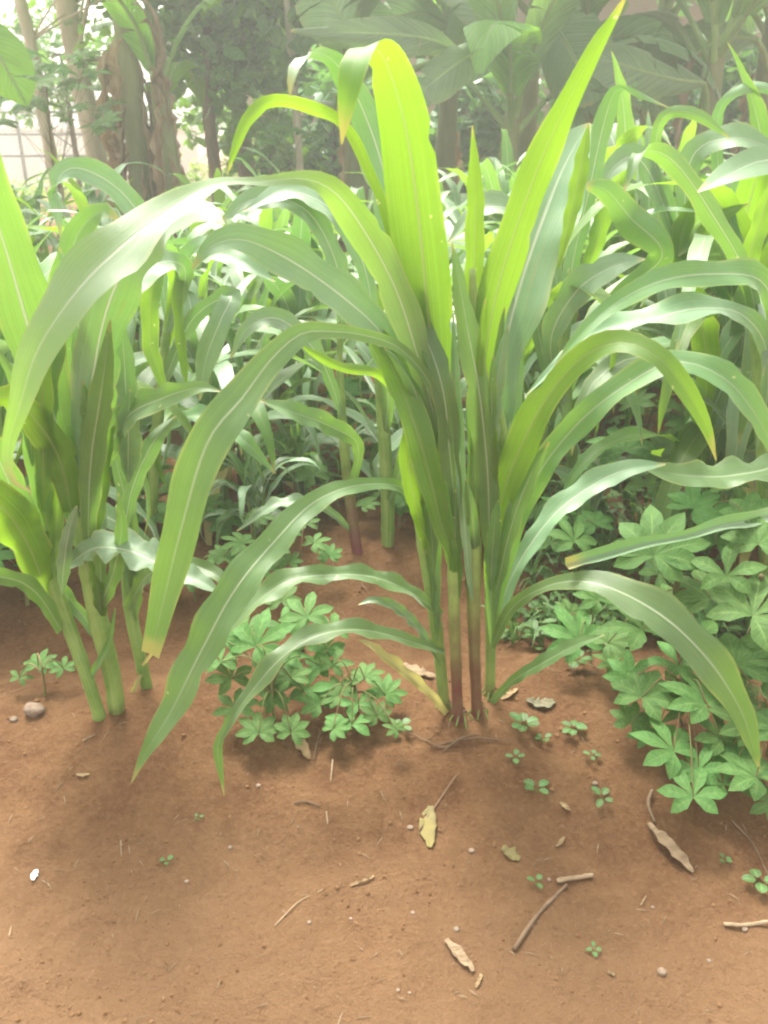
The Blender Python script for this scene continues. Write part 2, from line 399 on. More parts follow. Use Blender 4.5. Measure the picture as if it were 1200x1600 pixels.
def tube(P, r, sides=8, n=None, cap=True, bulges=None):
    P = np.asarray(P, float); r = np.asarray(r, float) * np.ones(len(P))
    if n:
        A = catmull(np.column_stack([P, r]), n); P, r = A[:, :3], np.maximum(A[:, 3], 1e-4)
    n = len(P)
    if bulges is not None:
        vv = np.linspace(0, 1, n); r = r.copy()
        for b in bulges: r *= 1 + .13 * np.exp(-((vv - b) / .012) ** 2)
    T = nrm(np.gradient(P, axis=0))
    ref = np.array([0, 1.0, 0]) if abs(T[0][1]) < .8 else np.array([1.0, 0, 0])
    A = nrm(np.cross(T, ref)); B = np.cross(T, A)
    ang = np.linspace(0, 2 * PI, sides + 1)
    V = (P[:, None] + (A[:, None] * np.cos(ang)[None, :, None] + B[:, None] * np.sin(ang)[None, :, None]) * r[:, None, None]).reshape(-1, 3)
    UV = np.stack([np.tile(ang / (2 * PI), (n, 1)), np.tile(np.linspace(0, 1, n)[:, None], (1, sides + 1))], 2).reshape(-1, 2)
    q = sides + 1
    faces = [(i * q + j, i * q + j + 1, (i + 1) * q + j + 1, (i + 1) * q + j) for i in range(n - 1) for j in range(sides)]
    if cap:
        V = np.vstack([V, P[-1:] + T[-1:] * r[-1] * .3, P[:1]]); UV = np.vstack([UV, [[.5, 1]], [[.5, 0]]])
        e = (n - 1) * q; c = len(V) - 2
        faces += [(e + j, e + j + 1, c) for j in range(sides)] + [(j + 1, j, c + 1) for j in range(sides)]
    return V, faces, UV

def merge(parts):
    V, Fc, U = [], [], []; o = 0
    for v, f, u in parts:
        V.append(v); U.append(u); Fc += [tuple(int(i) + o for i in ff) for ff in f]; o += len(v)
    return np.vstack(V), Fc, np.vstack(U)

def px_leaf(pts, roll=35, n=34, fold=.22, wave=.05, freq=4, name='leaf', mat='maize', parent=None, origin=None, curl=0.0, rng=random, tip=True, m=3, twist=.22):
    """blade along (px, py, Y, visible width in px [, side angle in the image deg [, depth part]])"""
    rows = []
    for p in pts:
        w3 = at(p[0], p[1], p[2]); rows.append([*w3, p[3] / F * depth(w3)])
    n = max(n, 8)
    A = catmull(np.array(rows), n)
    C, W = A[:, :3], np.maximum(A[:, 3], .0006)
    T = nrm(np.gradient(C, axis=0))
    seg = np.linalg.norm(np.diff(np.array(rows)[:, :3], axis=0), axis=1); cum = np.concatenate([[0], np.cumsum(seg)]); cum /= cum[-1]
    vv = np.linspace(0, 1, n)
    Vd = nrm(CAMP - C)
    S0 = nrm(np.cross(T, Vd))
    for i in range(1, n):
        if np.dot(S0[i], S0[i - 1]) < 0: S0[i] = -S0[i]
    over = [(cum[i], p) for i, p in enumerate(pts) if len(p) > 4]
    if over:
        ks = np.array([o_[0] for o_ in over]); vec = []
        for _, p in over:
            a = R(p[4]); d = p[5] if len(p) > 5 else 0
            vec.append(RGT * math.cos(a) + UPV * math.sin(a) + FWD * d)
        vec = np.array(vec)
        S1 = np.stack([np.interp(vv, ks, vec[:, k]) for k in range(3)], 1)
        S0 = nrm(S1 - T * np.sum(S1 * T, axis=1, keepdims=True)); Wr = W
    else:
        rl_ = np.interp(vv, cum, roll) if isinstance(roll, (list, tuple)) else roll
        phi = -np.radians(rl_) * (T @ RGT) * .95
        phi = phi + twist * np.sin(vv * rng.uniform(4, 9) + rng.uniform(0, 6.28)) * np.clip(vv * 3, 0, 1)
        c, s = np.cos(phi)[:, None], np.sin(phi)[:, None]
        S0 = S0 * c + np.cross(T, S0) * s
        Wr = W / np.maximum(np.cos(phi), .35)
    Wr = Wr * (1.0 if pts[0][3] == 5 and pts[0][0] == 700 else .82)
    wave = wave * 1.35 + .015; freq = freq * 1.25
    V, Fc, UV = ribbon(C, Wr, S0, fold, wave, freq, m, rng, curl)
    return link(name, V, Fc, M[mat], parent, UV, origin=origin)

def px_tube(pts, name, mat, parent, origin, sides=12, n=64, bulges=None):
    P = [at(p[0], p[1], p[2]) for p in pts]; r = [p[3] / 2 / F * depth(q) for p, q in zip(pts, P)]
    V, Fc, UV = tube(P, r, sides, n, True, bulges)
    return link(name, V, Fc, M[mat], parent, UV, origin=origin)

# ------------------------------------------------------------------ ground
def grid_mesh(xs, ys, name, fn):
    X, Y = np.meshgrid(xs, ys); Z = fn(X, Y)
    V = np.stack([X, Y, Z], 2).reshape(-1, 3)
    nx, ny = len(xs), len(ys)
    i, j = np.meshgrid(np.arange(nx - 1), np.arange(ny - 1)); a = (j * nx + i).ravel()
    Fq = np.stack([a, a + 1, a + 1 + nx, a + nx], 1)
    me = bpy.data.meshes.new(name)
    me.vertices.add(len(V)); me.vertices.foreach_set('co', V.ravel())
    me.loops.add(Fq.size); me.loops.foreach_set('vertex_index', Fq.ravel().astype(np.int32))
    me.polygons.add(len(Fq)); me.polygons.foreach_set('loop_start', (np.arange(len(Fq)) * 4).astype(np.int32))
    me.polygons.foreach_set('use_smooth', np.ones(len(Fq), bool))
    me.update(); me.validate()
    return me

def graded(lo, hi, fine_lo, fine_hi, step, grow=1.12):
    mid = list(np.arange(fine_lo, fine_hi, step)); a = []; s = step; x = fine_lo
    while x > lo: s *= grow; x -= s; a.append(max(x, lo))
    b = []; s = step; x = mid[-1]
    while x < hi: s *= grow; x += s; b.append(min(x, hi))
    return np.array(a[::-1] + mid + b)
gx = graded(-150, 150, -1.05, 1.1, .0058); gy = graded(-30, 300, .62, 2.0, .0058, 1.06)
gm = grid_mesh(gx, gy, 'ground', lambda x, y: ground_z(x, y) * np.where((np.abs(x) < 30) & (y < 40), 1, .3))
gm.materials.append(M['soil'])
ground = bpy.data.objects.new('ground', gm); COL.objects.link(ground); ground['kind'] = 'structure'
ground['label'] = 'red brown loose soil of the field and the bare path in front'

# crumbs of soil
def crumbs():
    base = np.array([(0, 0, 1), (.89, 0, .45), (.28, .85, .45), (-.72, .53, .45), (-.72, -.53, .45), (.28, -.85, .45),
                     (.72, .53, -.45), (-.28, .85, -.45), (-.89, 0, -.45), (-.28, -.85, -.45), (.72, -.53, -.45), (0, 0, -1)], float)
    fc = [(0, 1, 2), (0, 2, 3), (0, 3, 4), (0, 4, 5), (0, 5, 1), (1, 6, 2), (2, 7, 3), (3, 8, 4), (4, 9, 5), (5, 10, 1),
          (6, 7, 2), (7, 8, 3), (8, 9, 4), (9, 10, 5), (10, 6, 1), (6, 11, 7), (7, 11, 8), (8, 11, 9), (9, 11, 10), (10, 11, 6)]
    V, Fc = [], []; k = 0
    rg = np.random.default_rng(5)
    N_ = 8000
    ys = .66 + rg.random(N_) ** 1.3 * 2.6; xs = (rg.random(N_) * 2 - 1) * (.35 + ys * .52)
    clump = vnoise(xs * 5, ys * 5) + vnoise(xs * 1.7, ys * 1.7)
    zs = ground_z(xs, ys)
    for i in range(N_):
        if clump[i] < -.12 and rg.random() < .7: continue
        r = .0011 + .0028 * rg.random() ** 3 + (.0035 * rg.random() if (ys[i] > 1.15 and rg.random() < .12) else 0)
        v = base * (r * (0.7 + .6 * rg.random((12, 1)))) * np.array([1, rg.uniform(.7, 1.2), rg.uniform(.5, .9)])
        v += (xs[i], ys[i], zs[i] + r * .25)
        V.append(v); Fc += [(a + k, b + k, c + k) for a, b, c in fc]; k += 12
    o = link('soil_crumbs', np.vstack(V), Fc, M['clod'], smoothf=False)
    tag(o, 'loose crumbs and clods of red soil lying over the ground', 'soil', kind='stuff')
crumbs()

# ------------------------------------------------------------------ hero maize clump in the middle
MB = G(728, 1163)
hero = thing('maize_plant', MB, 'tall bright green maize clump with red stem bases standing alone in the middle front', 'maize plant')
O = MB
s1 = px_tube([(697, 1135, 1.33, 17.0), (684, 1000, 1.34, 18.7), (662, 850, 1.35, 20.4), (650, 750, 1.36, 22.1), (640, 640, 1.36, 18.7), (640, 520, 1.36, 10.2)], 'stalk', 'stalk', hero, O, bulges=(.05, .28, .5, .62))
s2 = px_tube([(718, 1172, 1.29, 21.2), (714, 1080, 1.295, 17.0), (711, 1000, 1.30, 17.8), (706, 850, 1.31, 17.0), (694, 700, 1.32, 19.6), (676, 560, 1.33, 17.0), (660, 440, 1.33, 10.2)], 'stalk', 'stalk_red', hero, O, bulges=(.08, .22, .42, .6))
s3 = px_tube([(747, 1165, 1.31, 18.7), (744, 1080, 1.31, 17.0), (741, 1000, 1.31, 18.7), (740, 850, 1.32, 25.5), (745, 700, 1.33, 27.2), (742, 560, 1.34, 22.1), (738, 420, 1.34, 10.2)], 'stalk', 'stalk_red', hero, O, bulges=(.06, .2, .4))
s4 = px_tube([(765, 1112, 1.36, 14.4), (767, 1000, 1.36, 17.0), (768, 900, 1.36, 22.1), (775, 800, 1.36, 28.9), (785, 700, 1.36, 25.5), (770, 600, 1.36, 11.9)], 'stalk', 'stalk', hero, O, bulges=(.1, .33, .5))
s3.data.materials[0] = M['stalk_red']

def HL(stalk, pts, **k): return px_leaf(pts, parent=stalk, origin=O, **k)
# A: tall broad yellow-green blade, folded over at its top to hang to the left
HL(s2, [(700, 880, 1.31, 5, 0), (692, 800, 1.31, 22, 0), (684, 640, 1.32, 44, 0), (668, 480, 1.32, 74, 2), (653, 330, 1.31, 88, 5), (636, 210, 1.29, 80, 8), (610, 115, 1.26, 64, 14), (590, 78, 1.215, 56, 18),
    (566, 76, 1.16, 54, 16), (550, 115, 1.13, 44, 10), (541, 165, 1.12, 28, 5), (534, 226, 1.12, 2, 0)],
   mat='maize_young', n=46, fold=.16, wave=.02, freq=2)
# B: pale blade behind A, tip folded to the left
HL(s1, [(672, 620, 1.36, 36, 0), (650, 480, 1.37, 60, 0), (620, 350, 1.39, 78, 6), (592, 240, 1.42, 76, 12), (562, 160, 1.42, 60, 25), (530, 105, 1.38, 40, 35),
        (500, 84, 1.31, 30, 45), (472, 92, 1.22, 30, 20), (456, 118, 1.2, 20, 5), (453, 152, 1.19, 2, 0)], mat='maize_blue', n=40, fold=.2, wave=.02)
# C: narrow arching ribbon to the left
HL(s1, [(630, 430, 1.36, 16), (590, 300, 1.34, 20), (540, 200, 1.3, 22), (490, 172, 1.27, 24), (430, 158, 1.24, 26), (392, 182, 1.2, 25), (370, 225, 1.18, 18), (355, 272, 1.17, 2)], roll=-25, mat='maize_young', fold=.3, wave=.03)
# D: very long blade running far to the left and drooping
HL(s2, [(700, 740, 1.31, 8), (676, 640, 1.31, 36), (648, 540, 1.30, 54), (618, 450, 1.29, 64), (575, 370, 1.27, 66), (528, 305, 1.24, 56), (478, 280, 1.21, 30), (405, 284, 1.16, 16), (335, 288, 1.11, 22),
        (268, 325, 1.06, 54), (190, 385, 1.0, 92), (120, 455, .96, 92), (60, 545, .93, 66), (32, 630, .91, 42), (12, 700, .905, 24), (18, 748, .90, 13), (48, 769, .90, 2)],
   roll=[0, 0, -10, -20, -30, -20, 10, 60, 66, 62, 58, 52, 45, 30, 20, 10, 0], mat='maize_lit', n=64, fold=.16, wave=.05, freq=6, twist=.08)
# E: grey blade arching left over the gap
HL(s1, [(668, 690, 1.35, 20), (640, 600, 1.34, 34), (595, 520, 1.32, 52), (530, 460, 1.29, 72), (450, 405, 1.26, 76), (380, 375, 1.23, 60), (330, 385, 1.2, 34), (300, 420, 1.18, 3)], roll=42, mat='maize_blue', fold=.18, wave=.04, n=40)
# F: long blade hanging in front on the left, its end torn off square
HL(s2, [(705, 690, 1.30, 6.7), (672, 600, 1.29, 18.5), (625, 545, 1.26, 21.8), (570, 524, 1.22, 25.2), (515, 518, 1.18, 30.2), (470, 522, 1.14, 40.3), (425, 560, 1.11, 55.4), (380, 620, 1.08, 68.9), (325, 690, 1.04, 80.6), (285, 820, 1.02, 72.2), (258, 930, 1.02, 53.8), (236, 1022, 1.02, 35.3)],
   roll=35, mat='maize', fold=.17, wave=.03, freq=5, n=46)
# G: lowest long blade
HL(s1, [(655, 800, 1.35, 18.0), (628, 762, 1.33, 21.3), (560, 758, 1.28, 27.9), (490, 785, 1.22, 42.6), (425, 850, 1.16, 59.0), (368, 920, 1.11, 70.5), (318, 1010, 1.08, 68.9), (268, 1110, 1.06, 50.8), (228, 1175, 1.05, 21.3), (205, 1224, 1.045, 1.6)],
   roll=34, mat='maize', fold=.2, wave=.05, freq=6, n=46)
HL(s1, [(690, 960, 1.33, 14), (640, 925, 1.31, 26), (585, 902, 1.3, 32), (520, 898, 1.28, 32), (450, 908, 1.25, 42), (390, 950, 1.22, 34), (345, 1000, 1.2, 2)], roll=50, mat='maize', fold=.3, wave=.12, freq=4)
HL(s1, [(694, 1020, 1.32, 12), (640, 1002, 1.3, 22), (570, 985, 1.27, 32), (500, 992, 1.23, 34), (440, 1028, 1.19, 36), (390, 1085, 1.16, 30), (352, 1140, 1.14, 16), (340, 1170, 1.13, 20), (350, 1242, 1.12, 2)], roll=45, mat='maize', fold=.35, wave=.12, freq=5)
HL(s1, [(698, 1115, 1.31, 12), (668, 1080, 1.29, 18), (620, 1040, 1.27, 22), (580, 1010, 1.25, 14), (560, 1000, 1.24, 2)], roll=40, mat='maize_dry', fold=.3, wave=.15)
HL(s1, [(692, 1040, 1.33, 10), (660, 990, 1.33, 16), (620, 950, 1.32, 20), (585, 938, 1.3, 14), (560, 945, 1.29, 2)], roll=40, mat='maize_blue', fold=.3, wave=.1)
HL(s1, [(650, 700, 1.35, 8), (622, 618, 1.32, 16), (585, 582, 1.29, 19), (535, 574, 1.27, 20), (490, 552, 1.25, 14), (464, 534, 1.245, 2)], roll=10, mat='maize_young', fold=.3, wave=.04, twist=.05)
HL(s1, [(672, 900, 1.34, 4), (667, 860, 1.34, 14), (655, 810, 1.32, 30), (640, 740, 1.3, 40), (645, 660, 1.31, 34), (655, 580, 1.33, 18), (648, 520, 1.34, 2)], mat='maize_young', fold=.4, wave=.08)
HL(s2, [(716, 935, 1.3, 5), (712, 880, 1.3, 18), (690, 820, 1.28, 36), (660, 700, 1.28, 58), (620, 590, 1.3, 52), (585, 520, 1.32, 36), (560, 470, 1.33, 2)], mat='maize_young', fold=.3, wave=.06)
HL(s2, [(712, 860, 1.3, 5), (711, 800, 1.3, 26), (702, 700, 1.3, 42), (690, 600, 1.3, 46), (650, 480, 1.33, 40), (640, 390, 1.36, 30), (600, 340, 1.37, 3)], mat='maize', fold=.3, wave=.05)
# upright blades of the right hand stalks
HL(s3, [(745, 790, 1.33, 6, 0), (748, 700, 1.33, 28, 0), (758, 560, 1.33, 52, 0), (778, 450, 1.33, 66, -8), (812, 340, 1.32, 68, -16), (850, 240, 1.31, 58, -22), (890, 155, 1.29, 44, -26), (930, 75, 1.27, 30, -28), (962, 22, 1.26, 16, -28), (980, -8, 1.25, 2, -28)],
   mat='maize_young', n=44, fold=.12, wave=.015)
HL(s4, [(772, 790, 1.36, 8, 0), (776, 690, 1.365, 40, 0), (786, 560, 1.38, 74, -5), (812, 450, 1.41, 112, -10), (845, 350, 1.46, 126, -18), (874, 275, 1.52, 108, -28), (900, 224, 1.57, 62, -38), (922, 192, 1.61, 3, -40)],
   mat='maize_blue', n=40, fold=.14, wave=.04)
HL(s4, [(872, 420, 1.42, 4, 0), (886, 360, 1.43, 22, 0), (900, 300, 1.44, 32, 0), (910, 245, 1.45, 28, 0), (920, 192, 1.46, 2, 0)], mat='maize_young', fold=.25, wave=.03)  # separate blade standing in for the backlit half of the broad one
HL(s3, [(744, 690, 1.34, 5, 0), (742, 640, 1.34, 22, 0), (740, 520, 1.35, 32, 0), (741, 400, 1.35, 40, 0), (742, 300, 1.35, 34, 0), (738, 195, 1.35, 2, 0)], mat='maize_young', fold=.4, wave=.02)
HL(s3, [(767, 885, 1.31, 6, 0), (765, 850, 1.3, 26, 0), (762, 740, 1.29, 50, 4), (750, 620, 1.28, 54, 8), (730, 510, 1.29, 44, 10), (716, 430, 1.3, 24, 8), (706, 378, 1.31, 2, 5)], mat='maize', fold=.35, wave=.04)
HL(s3, [(738, 940, 1.3, 3, 0), (732, 890, 1.3, 14, 0), (720, 740, 1.3, 24, 0), (712, 600, 1.31, 22, 0), (708, 490, 1.32, 2, 0)], mat='maize_blue', fold=.5, wave=.02)
HL(s4, [(767, 1010, 1.35, 4.3), (768, 960, 1.35, 15.5), (772, 860, 1.33, 37.8), (790, 760, 1.31, 56.8), (835, 655, 1.28, 61.9), (892, 575, 1.25, 49.9), (960, 535, 1.21, 43.0), (1025, 555, 1.17, 44.7), (1075, 615, 1.15, 36.1), (1105, 672, 1.14, 20.6), (1119, 720, 1.13, 1.7)],
   roll=30, mat='maize_young', fold=.2, wave=.03, n=44)
HL(s4, [(770, 980, 1.37, 16), (790, 870, 1.38, 34), (830, 760, 1.38, 46), (900, 665, 1.37, 52), (980, 600, 1.35, 50), (1055, 565, 1.33, 46), (1130, 590, 1.31, 50), (1185, 655, 1.29, 44), (1225, 740, 1.28, 3)], roll=30, mat='maize', fold=.25, wave=.06, n=42)
HL(s4, [(768, 1000, 1.37, 14), (800, 900, 1.4, 30), (860, 810, 1.42, 40), (930, 755, 1.43, 46), (985, 732, 1.43, 34), (1040, 725, 1.43, 3)], roll=38, mat='maize_blue', fold=.2, wave=.06)
HL(s4, [(768, 1010, 1.35, 15.5), (800, 950, 1.32, 24.1), (850, 918, 1.28, 24.1), (905, 908, 1.24, 34.4), (970, 925, 1.2, 61.9), (1045, 970, 1.16, 75.7), (1110, 1035, 1.13, 70.5), (1155, 1105, 1.11, 49.9), (1175, 1160, 1.1, 25.8), (1187, 1205, 1.1, 1.7)],
   roll=36, mat='maize', fold=.22, wave=.04, n=44)
HL(s4, [(766, 1100, 1.34, 12), (800, 1065, 1.31, 18), (850, 1035, 1.28, 26), (900, 1008, 1.26, 24), (944, 992, 1.24, 2)], roll=40, mat='maize', fold=.3, wave=.06)
HL(s4, [(770, 990, 1.34, 5, 0), (775, 930, 1.33, 22, 0), (800, 820, 1.3, 40, -10), (830, 740, 1.3, 34, -20), (858, 690, 1.3, 3, -25)], mat='maize', fold=.5, wave=.08)
HL(s4, [(775, 830, 1.36, 5, 0), (778, 760, 1.36, 28, 0), (800, 640, 1.38, 40, 0), (800, 520, 1.4, 34, 0), (790, 420, 1.41, 3, 0)], mat='maize_blue', fold=.4, wave=.04)
rq2 = random.Random(404)
for i in range(24):
    st_, (bx, by0) = [(s1, (684, 1030)), (s2, (711, 1040)), (s3, (743, 1040)), (s4, (767, 1040))][i % 4]
    y0 = by0 - rq2.uniform(0, 330); bx2 = bx + (-8 if i % 4 == 0 else 0) * (by0 - y0) / 200
    dx = rq2.uniform(-26, 26) + (-22, -8, 6, 20)[i % 4]; ln = rq2.uniform(140, 300); w_ = rq2.uniform(18, 34); dY = rq2.uniform(-.05, .05)
    if y0 > 900: dx *= .45; w_ *= .8
    HL(st_, [(bx2, y0, 1.32, 4), (bx2 + dx * .12, y0 - ln * .25, 1.32 + dY * .4, w_), (bx2 + dx * .5, y0 - ln * .6, 1.32 + dY, w_ * 1.05), (bx2 + dx * 1.1, y0 - ln * .88, 1.32 + dY * 1.3, w_ * .6), (bx2 + dx * 1.5, y0 - ln, 1.32 + dY * 1.4, 2)],
       mat=rq2.choice(('maize', 'maize_young', 'maize', 'maize_blue')), fold=.45, wave=.06, rng=rq2, n=20)
for st_, bx, by, Yb in ((s1, 697, 1135, 1.33), (s2, 718, 1172, 1.29), (s3, 747, 1165, 1.31), (s4, 765, 1112, 1.36)):
    pb = at(bx, by, Yb); zg = float(ground_z(pb[0], pb[1]))
    for k in range(6):
        a_ = k * 1.05 + rq2.uniform(-.3, .3); r_ = rq2.uniform(.014, .026)
        ex, ey = pb[0] + r_ * math.cos(a_), pb[1] + r_ * math.sin(a_); e = np.array([ex, ey, float(ground_z(ex, ey)) - .004])
        b0 = np.array([pb[0] + .006 * math.cos(a_), pb[1] + .006 * math.sin(a_), zg + rq2.uniform(.012, .024)])
        V, Fc, UV = tube([b0, (b0 + e) / 2 + (0, 0, .003), e], [.0018, .0017, .0012], 5, 7); link('brace_root', V, Fc, M['stalk_red'], st_, UV, origin=O)
# shed root straws at the base
for a in ((672, 1170, 800, 1160), (690, 1178, 752, 1150)):
    q = G(a[0], a[1], .004); e = G(a[2], a[3], .004)
    mid = (q + e) / 2 + (0, 0, .012)
    V, Fc, UV = tube([q, mid, e], [.0015, .002, .001], 5, 10); o = link('dry_root', V, Fc, M['twig'], s2, UV, origin=O)

# ------------------------------------------------------------------ hero clump on the left
LBs = G(178, 1155)
left = thing('maize_plant', LBs, 'maize clump with two pale green leaning stems cut by the left edge of the view', 'maize plant')
O = LBs
a1 = px_tube([(168, 1162, 1.30, 19), (140, 1070, 1.31, 20), (108, 980, 1.33, 22), (84, 910, 1.34, 24), (70, 840, 1.35, 18)], 'stalk', 'stalk', left, O, bulges=(.15, .42, .7))
a2 = px_tube([(186, 1150, 1.32, 23), (176, 1060, 1.33, 27), (152, 960, 1.34, 30), (135, 860, 1.35, 30), (115, 740, 1.36, 24), (105, 620, 1.37, 12)], 'stalk', 'stalk', left, O, bulges=(.12, .35, .52))
a3 = px_tube([(240, 1118, 1.40, 18), (222, 1040, 1.41, 19), (205, 960, 1.43, 20), (195, 880, 1.45, 16), (185, 790, 1.46, 10)], 'stalk', 'stalk', left, O, bulges=(.25, .55))
HL(a2, [(132, 900, 1.34, 6, 0), (122, 830, 1.34, 36, 0), (92, 680, 1.33, 84, 3), (52, 540, 1.31, 112, 6), (12, 400, 1.28, 112, 8), (-22, 290, 1.24, 84, 8), (-40, 200, 1.2, 50, 8), (-60, 240, 1.12, 4, 8)], mat='maize', fold=.2, wave=.03, n=40)
HL(a2, [(125, 800, 1.34, 10), (132, 690, 1.33, 58), (146, 580, 1.31, 84), (168, 480, 1.27, 92), (205, 400, 1.22, 84), (255, 345, 1.17, 62), (315, 330, 1.12, 40), (350, 350, 1.1, 3)], roll=52, mat='maize_blue', fold=.2, wave=.05, n=40)
HL(a2, [(118, 760, 1.36, 20), (105, 600, 1.38, 50), (100, 470, 1.40, 60), (120, 370, 1.42, 50), (160, 330, 1.42, 30), (190, 350, 1.42, 3)], roll=30, mat='maize', fold=.2, wave=.05)
HL(a1, [(75, 860, 1.34, 20), (60, 720, 1.33, 50), (68, 600, 1.31, 56), (90, 500, 1.30, 40), (110, 430, 1.3, 3)], roll=20, mat='maize', fold=.3, wave=.06)
HL(a2, [(112, 800, 1.33, 34), (92, 715, 1.3, 66), (55, 655, 1.26, 58), (15, 620, 1.22, 46), (-35, 640, 1.18, 24), (-60, 690, 1.16, 3)], roll=-20, mat='maize_young', fold=.3, wave=.05)
HL(a2, [(142, 890, 1.34, 5, 0), (138, 830, 1.33, 28, 0), (142, 720, 1.3, 52, 0), (160, 600, 1.27, 44, 0), (172, 500, 1.25, 3, 0)], mat='maize', fold=.3, wave=.05)
HL(a3, [(160, 730, 1.42, 24), (195, 655, 1.38, 46), (255, 622, 1.34, 46), (310, 606, 1.31, 24), (345, 612, 1.3, 2)], roll=35, mat='maize', fold=.22, wave=.06)
HL(a2, [(110, 880, 1.33, 22), (150, 856, 1.3, 48), (205, 862, 1.27, 58), (265, 890, 1.24, 54), (320, 912, 1.22, 26), (350, 930, 1.21, 2)], roll=40, mat='maize_blue', fold=.25, wave=.13, freq=5)
HL(a1, [(90, 990, 1.33, 5), (76, 940, 1.33, 26), (48, 860, 1.3, 74), (10, 800, 1.26, 86), (-35, 770, 1.22, 60), (-80, 790, 1.18, 3)], roll=-30, mat='maize_young', fold=.3, wave=.06)
HL(a1, [(96, 985, 1.32, 20), (60, 930, 1.29, 32), (20, 905, 1.26, 34), (-30, 905, 1.22, 28), (-70, 930, 1.2, 3)], roll=45, mat='maize', fold=.3, wave=.08)
HL(a3, [(190, 870, 1.44, 20), (205, 770, 1.43, 30), (240, 690, 1.41, 34), (275, 650, 1.39, 3)], mat='maize_blue', fold=.3, wave=.05)
HL(a3, [(200, 950, 1.42, 18), (230, 900, 1.38, 30), (280, 880, 1.34, 32), (340, 900, 1.3, 26), (370, 940, 1.29, 3)], roll=40, mat='maize', fold=.3, wave=.08)
HL(a2, [(150, 960, 1.33, 22), (175, 900, 1.3, 30), (190, 830, 1.28, 26), (185, 770, 1.27, 3)], mat='maize', fold=.45, wave=.06)
HL(a2, [(165, 1010, 1.33, 16, 0), (120, 950, 1.35, 26, 0), (60, 880, 1.38, 30, 20), (10, 850, 1.4, 3, 20)], mat='maize', fold=.35, wave=.06)
HL(a3, [(222, 1050, 1.4, 8), (205, 1085, 1.38, 10), (195, 1105, 1.36, 2)], roll=20, mat='maize_dry', fold=.4, wave=.05, n=14)
HL(a3, [(222, 1040, 1.4, 6), (245, 1010, 1.36, 9), (255, 1000, 1.34, 2)], roll=20, mat='maize_dry', fold=.4, wave=.05, n=14)
HL(a1, [(140, 1060, 1.31, 12), (168, 1010, 1.3, 14), (180, 950, 1.3, 3)], mat='maize', fold=.4, n=16)
HL(a1, [(60, 880, 1.33, 40, 20), (28, 790, 1.3, 56, 25), (-10, 700, 1.27, 44, 30), (-40, 640, 1.25, 3, 30)], mat='maize', fold=.3, wave=.05)

rq2 = random.Random(505)
for i in range(22):
    st_, (bx, by0, sl) = [(a1, (108, 980, .38)), (a2, (160, 1000, .12)), (a3, (215, 1010, .10))][i % 3]
    up = rq2.uniform(0, 330); y0 = by0 - up; bx2 = bx - up * sl * .6
    dx = rq2.uniform(-50, 46); ln = rq2.uniform(150, 330); w_ = rq2.uniform(22, 44); dY = rq2.uniform(-.06, .08); Y0 = (1.32, 1.34, 1.42)[i % 3]
    if up < 90: dx *= .5; w_ *= .7; ln *= .7
    HL(st_, [(bx2, y0, Y0, 4), (bx2 + dx * .12, y0 - ln * .25, Y0 + dY * .4, w_), (bx2 + dx * .5, y0 - ln * .6, Y0 + dY, w_ * 1.05), (bx2 + dx * 1.1, y0 - ln * .88, Y0 + dY * 1.3, w_ * .6), (bx2 + dx * 1.5, y0 - ln, Y0 + dY * 1.4, 2)],
       mat=rq2.choice(('maize', 'maize_young', 'maize_blue', 'maize_blue')), fold=.4, wave=.07, rng=rq2, n=20)
# ------------------------------------------------------------------ generated maize for the rows behind
def arch_leaf(base, az, el0, length, width, droop, rng, n=16, twist=.3):
    """leaf growing from base at azimuth az: elevation falls from el0 as it bends over"""
    P = [np.array(base, float)]; a = az; kink = rng.randint(int(n * .35), n) ; kd = rng.uniform(.2, .8)
    ds = length / (n - 1)
    for i in range(n - 1):
        t = i / (n - 2)
        el = el0 - droop * (t ** 1.5)
        a += rng.uniform(-.05, .05) + twist * .04
        P.append(P[-1] + ds * np.array([math.cos(a) * math.cos(el), math.sin(a) * math.cos(el), math.sin(el)]))
        if kink == i: el0 -= kd; 
    P = np.array(P); vv = np.linspace(0, 1, n)
    W = width * np.clip(np.minimum(.42 + vv * 2.0, 1) * np.clip((1 - vv) * 1.75, 0, 1) ** .75, .01, 1)
    side0 = np.array([-math.sin(az), math.cos(az), 0])
    tw = twist * np.sin(vv * rng.uniform(2, 5) + rng.uniform(0, 6)) * vv
    T = nrm(np.gradient(P, axis=0)); Nn = nrm(np.cross(T, side0))
    Sd = side0 * np.cos(tw)[:, None] + Nn * np.sin(tw)[:, None]
    return P, W, Sd

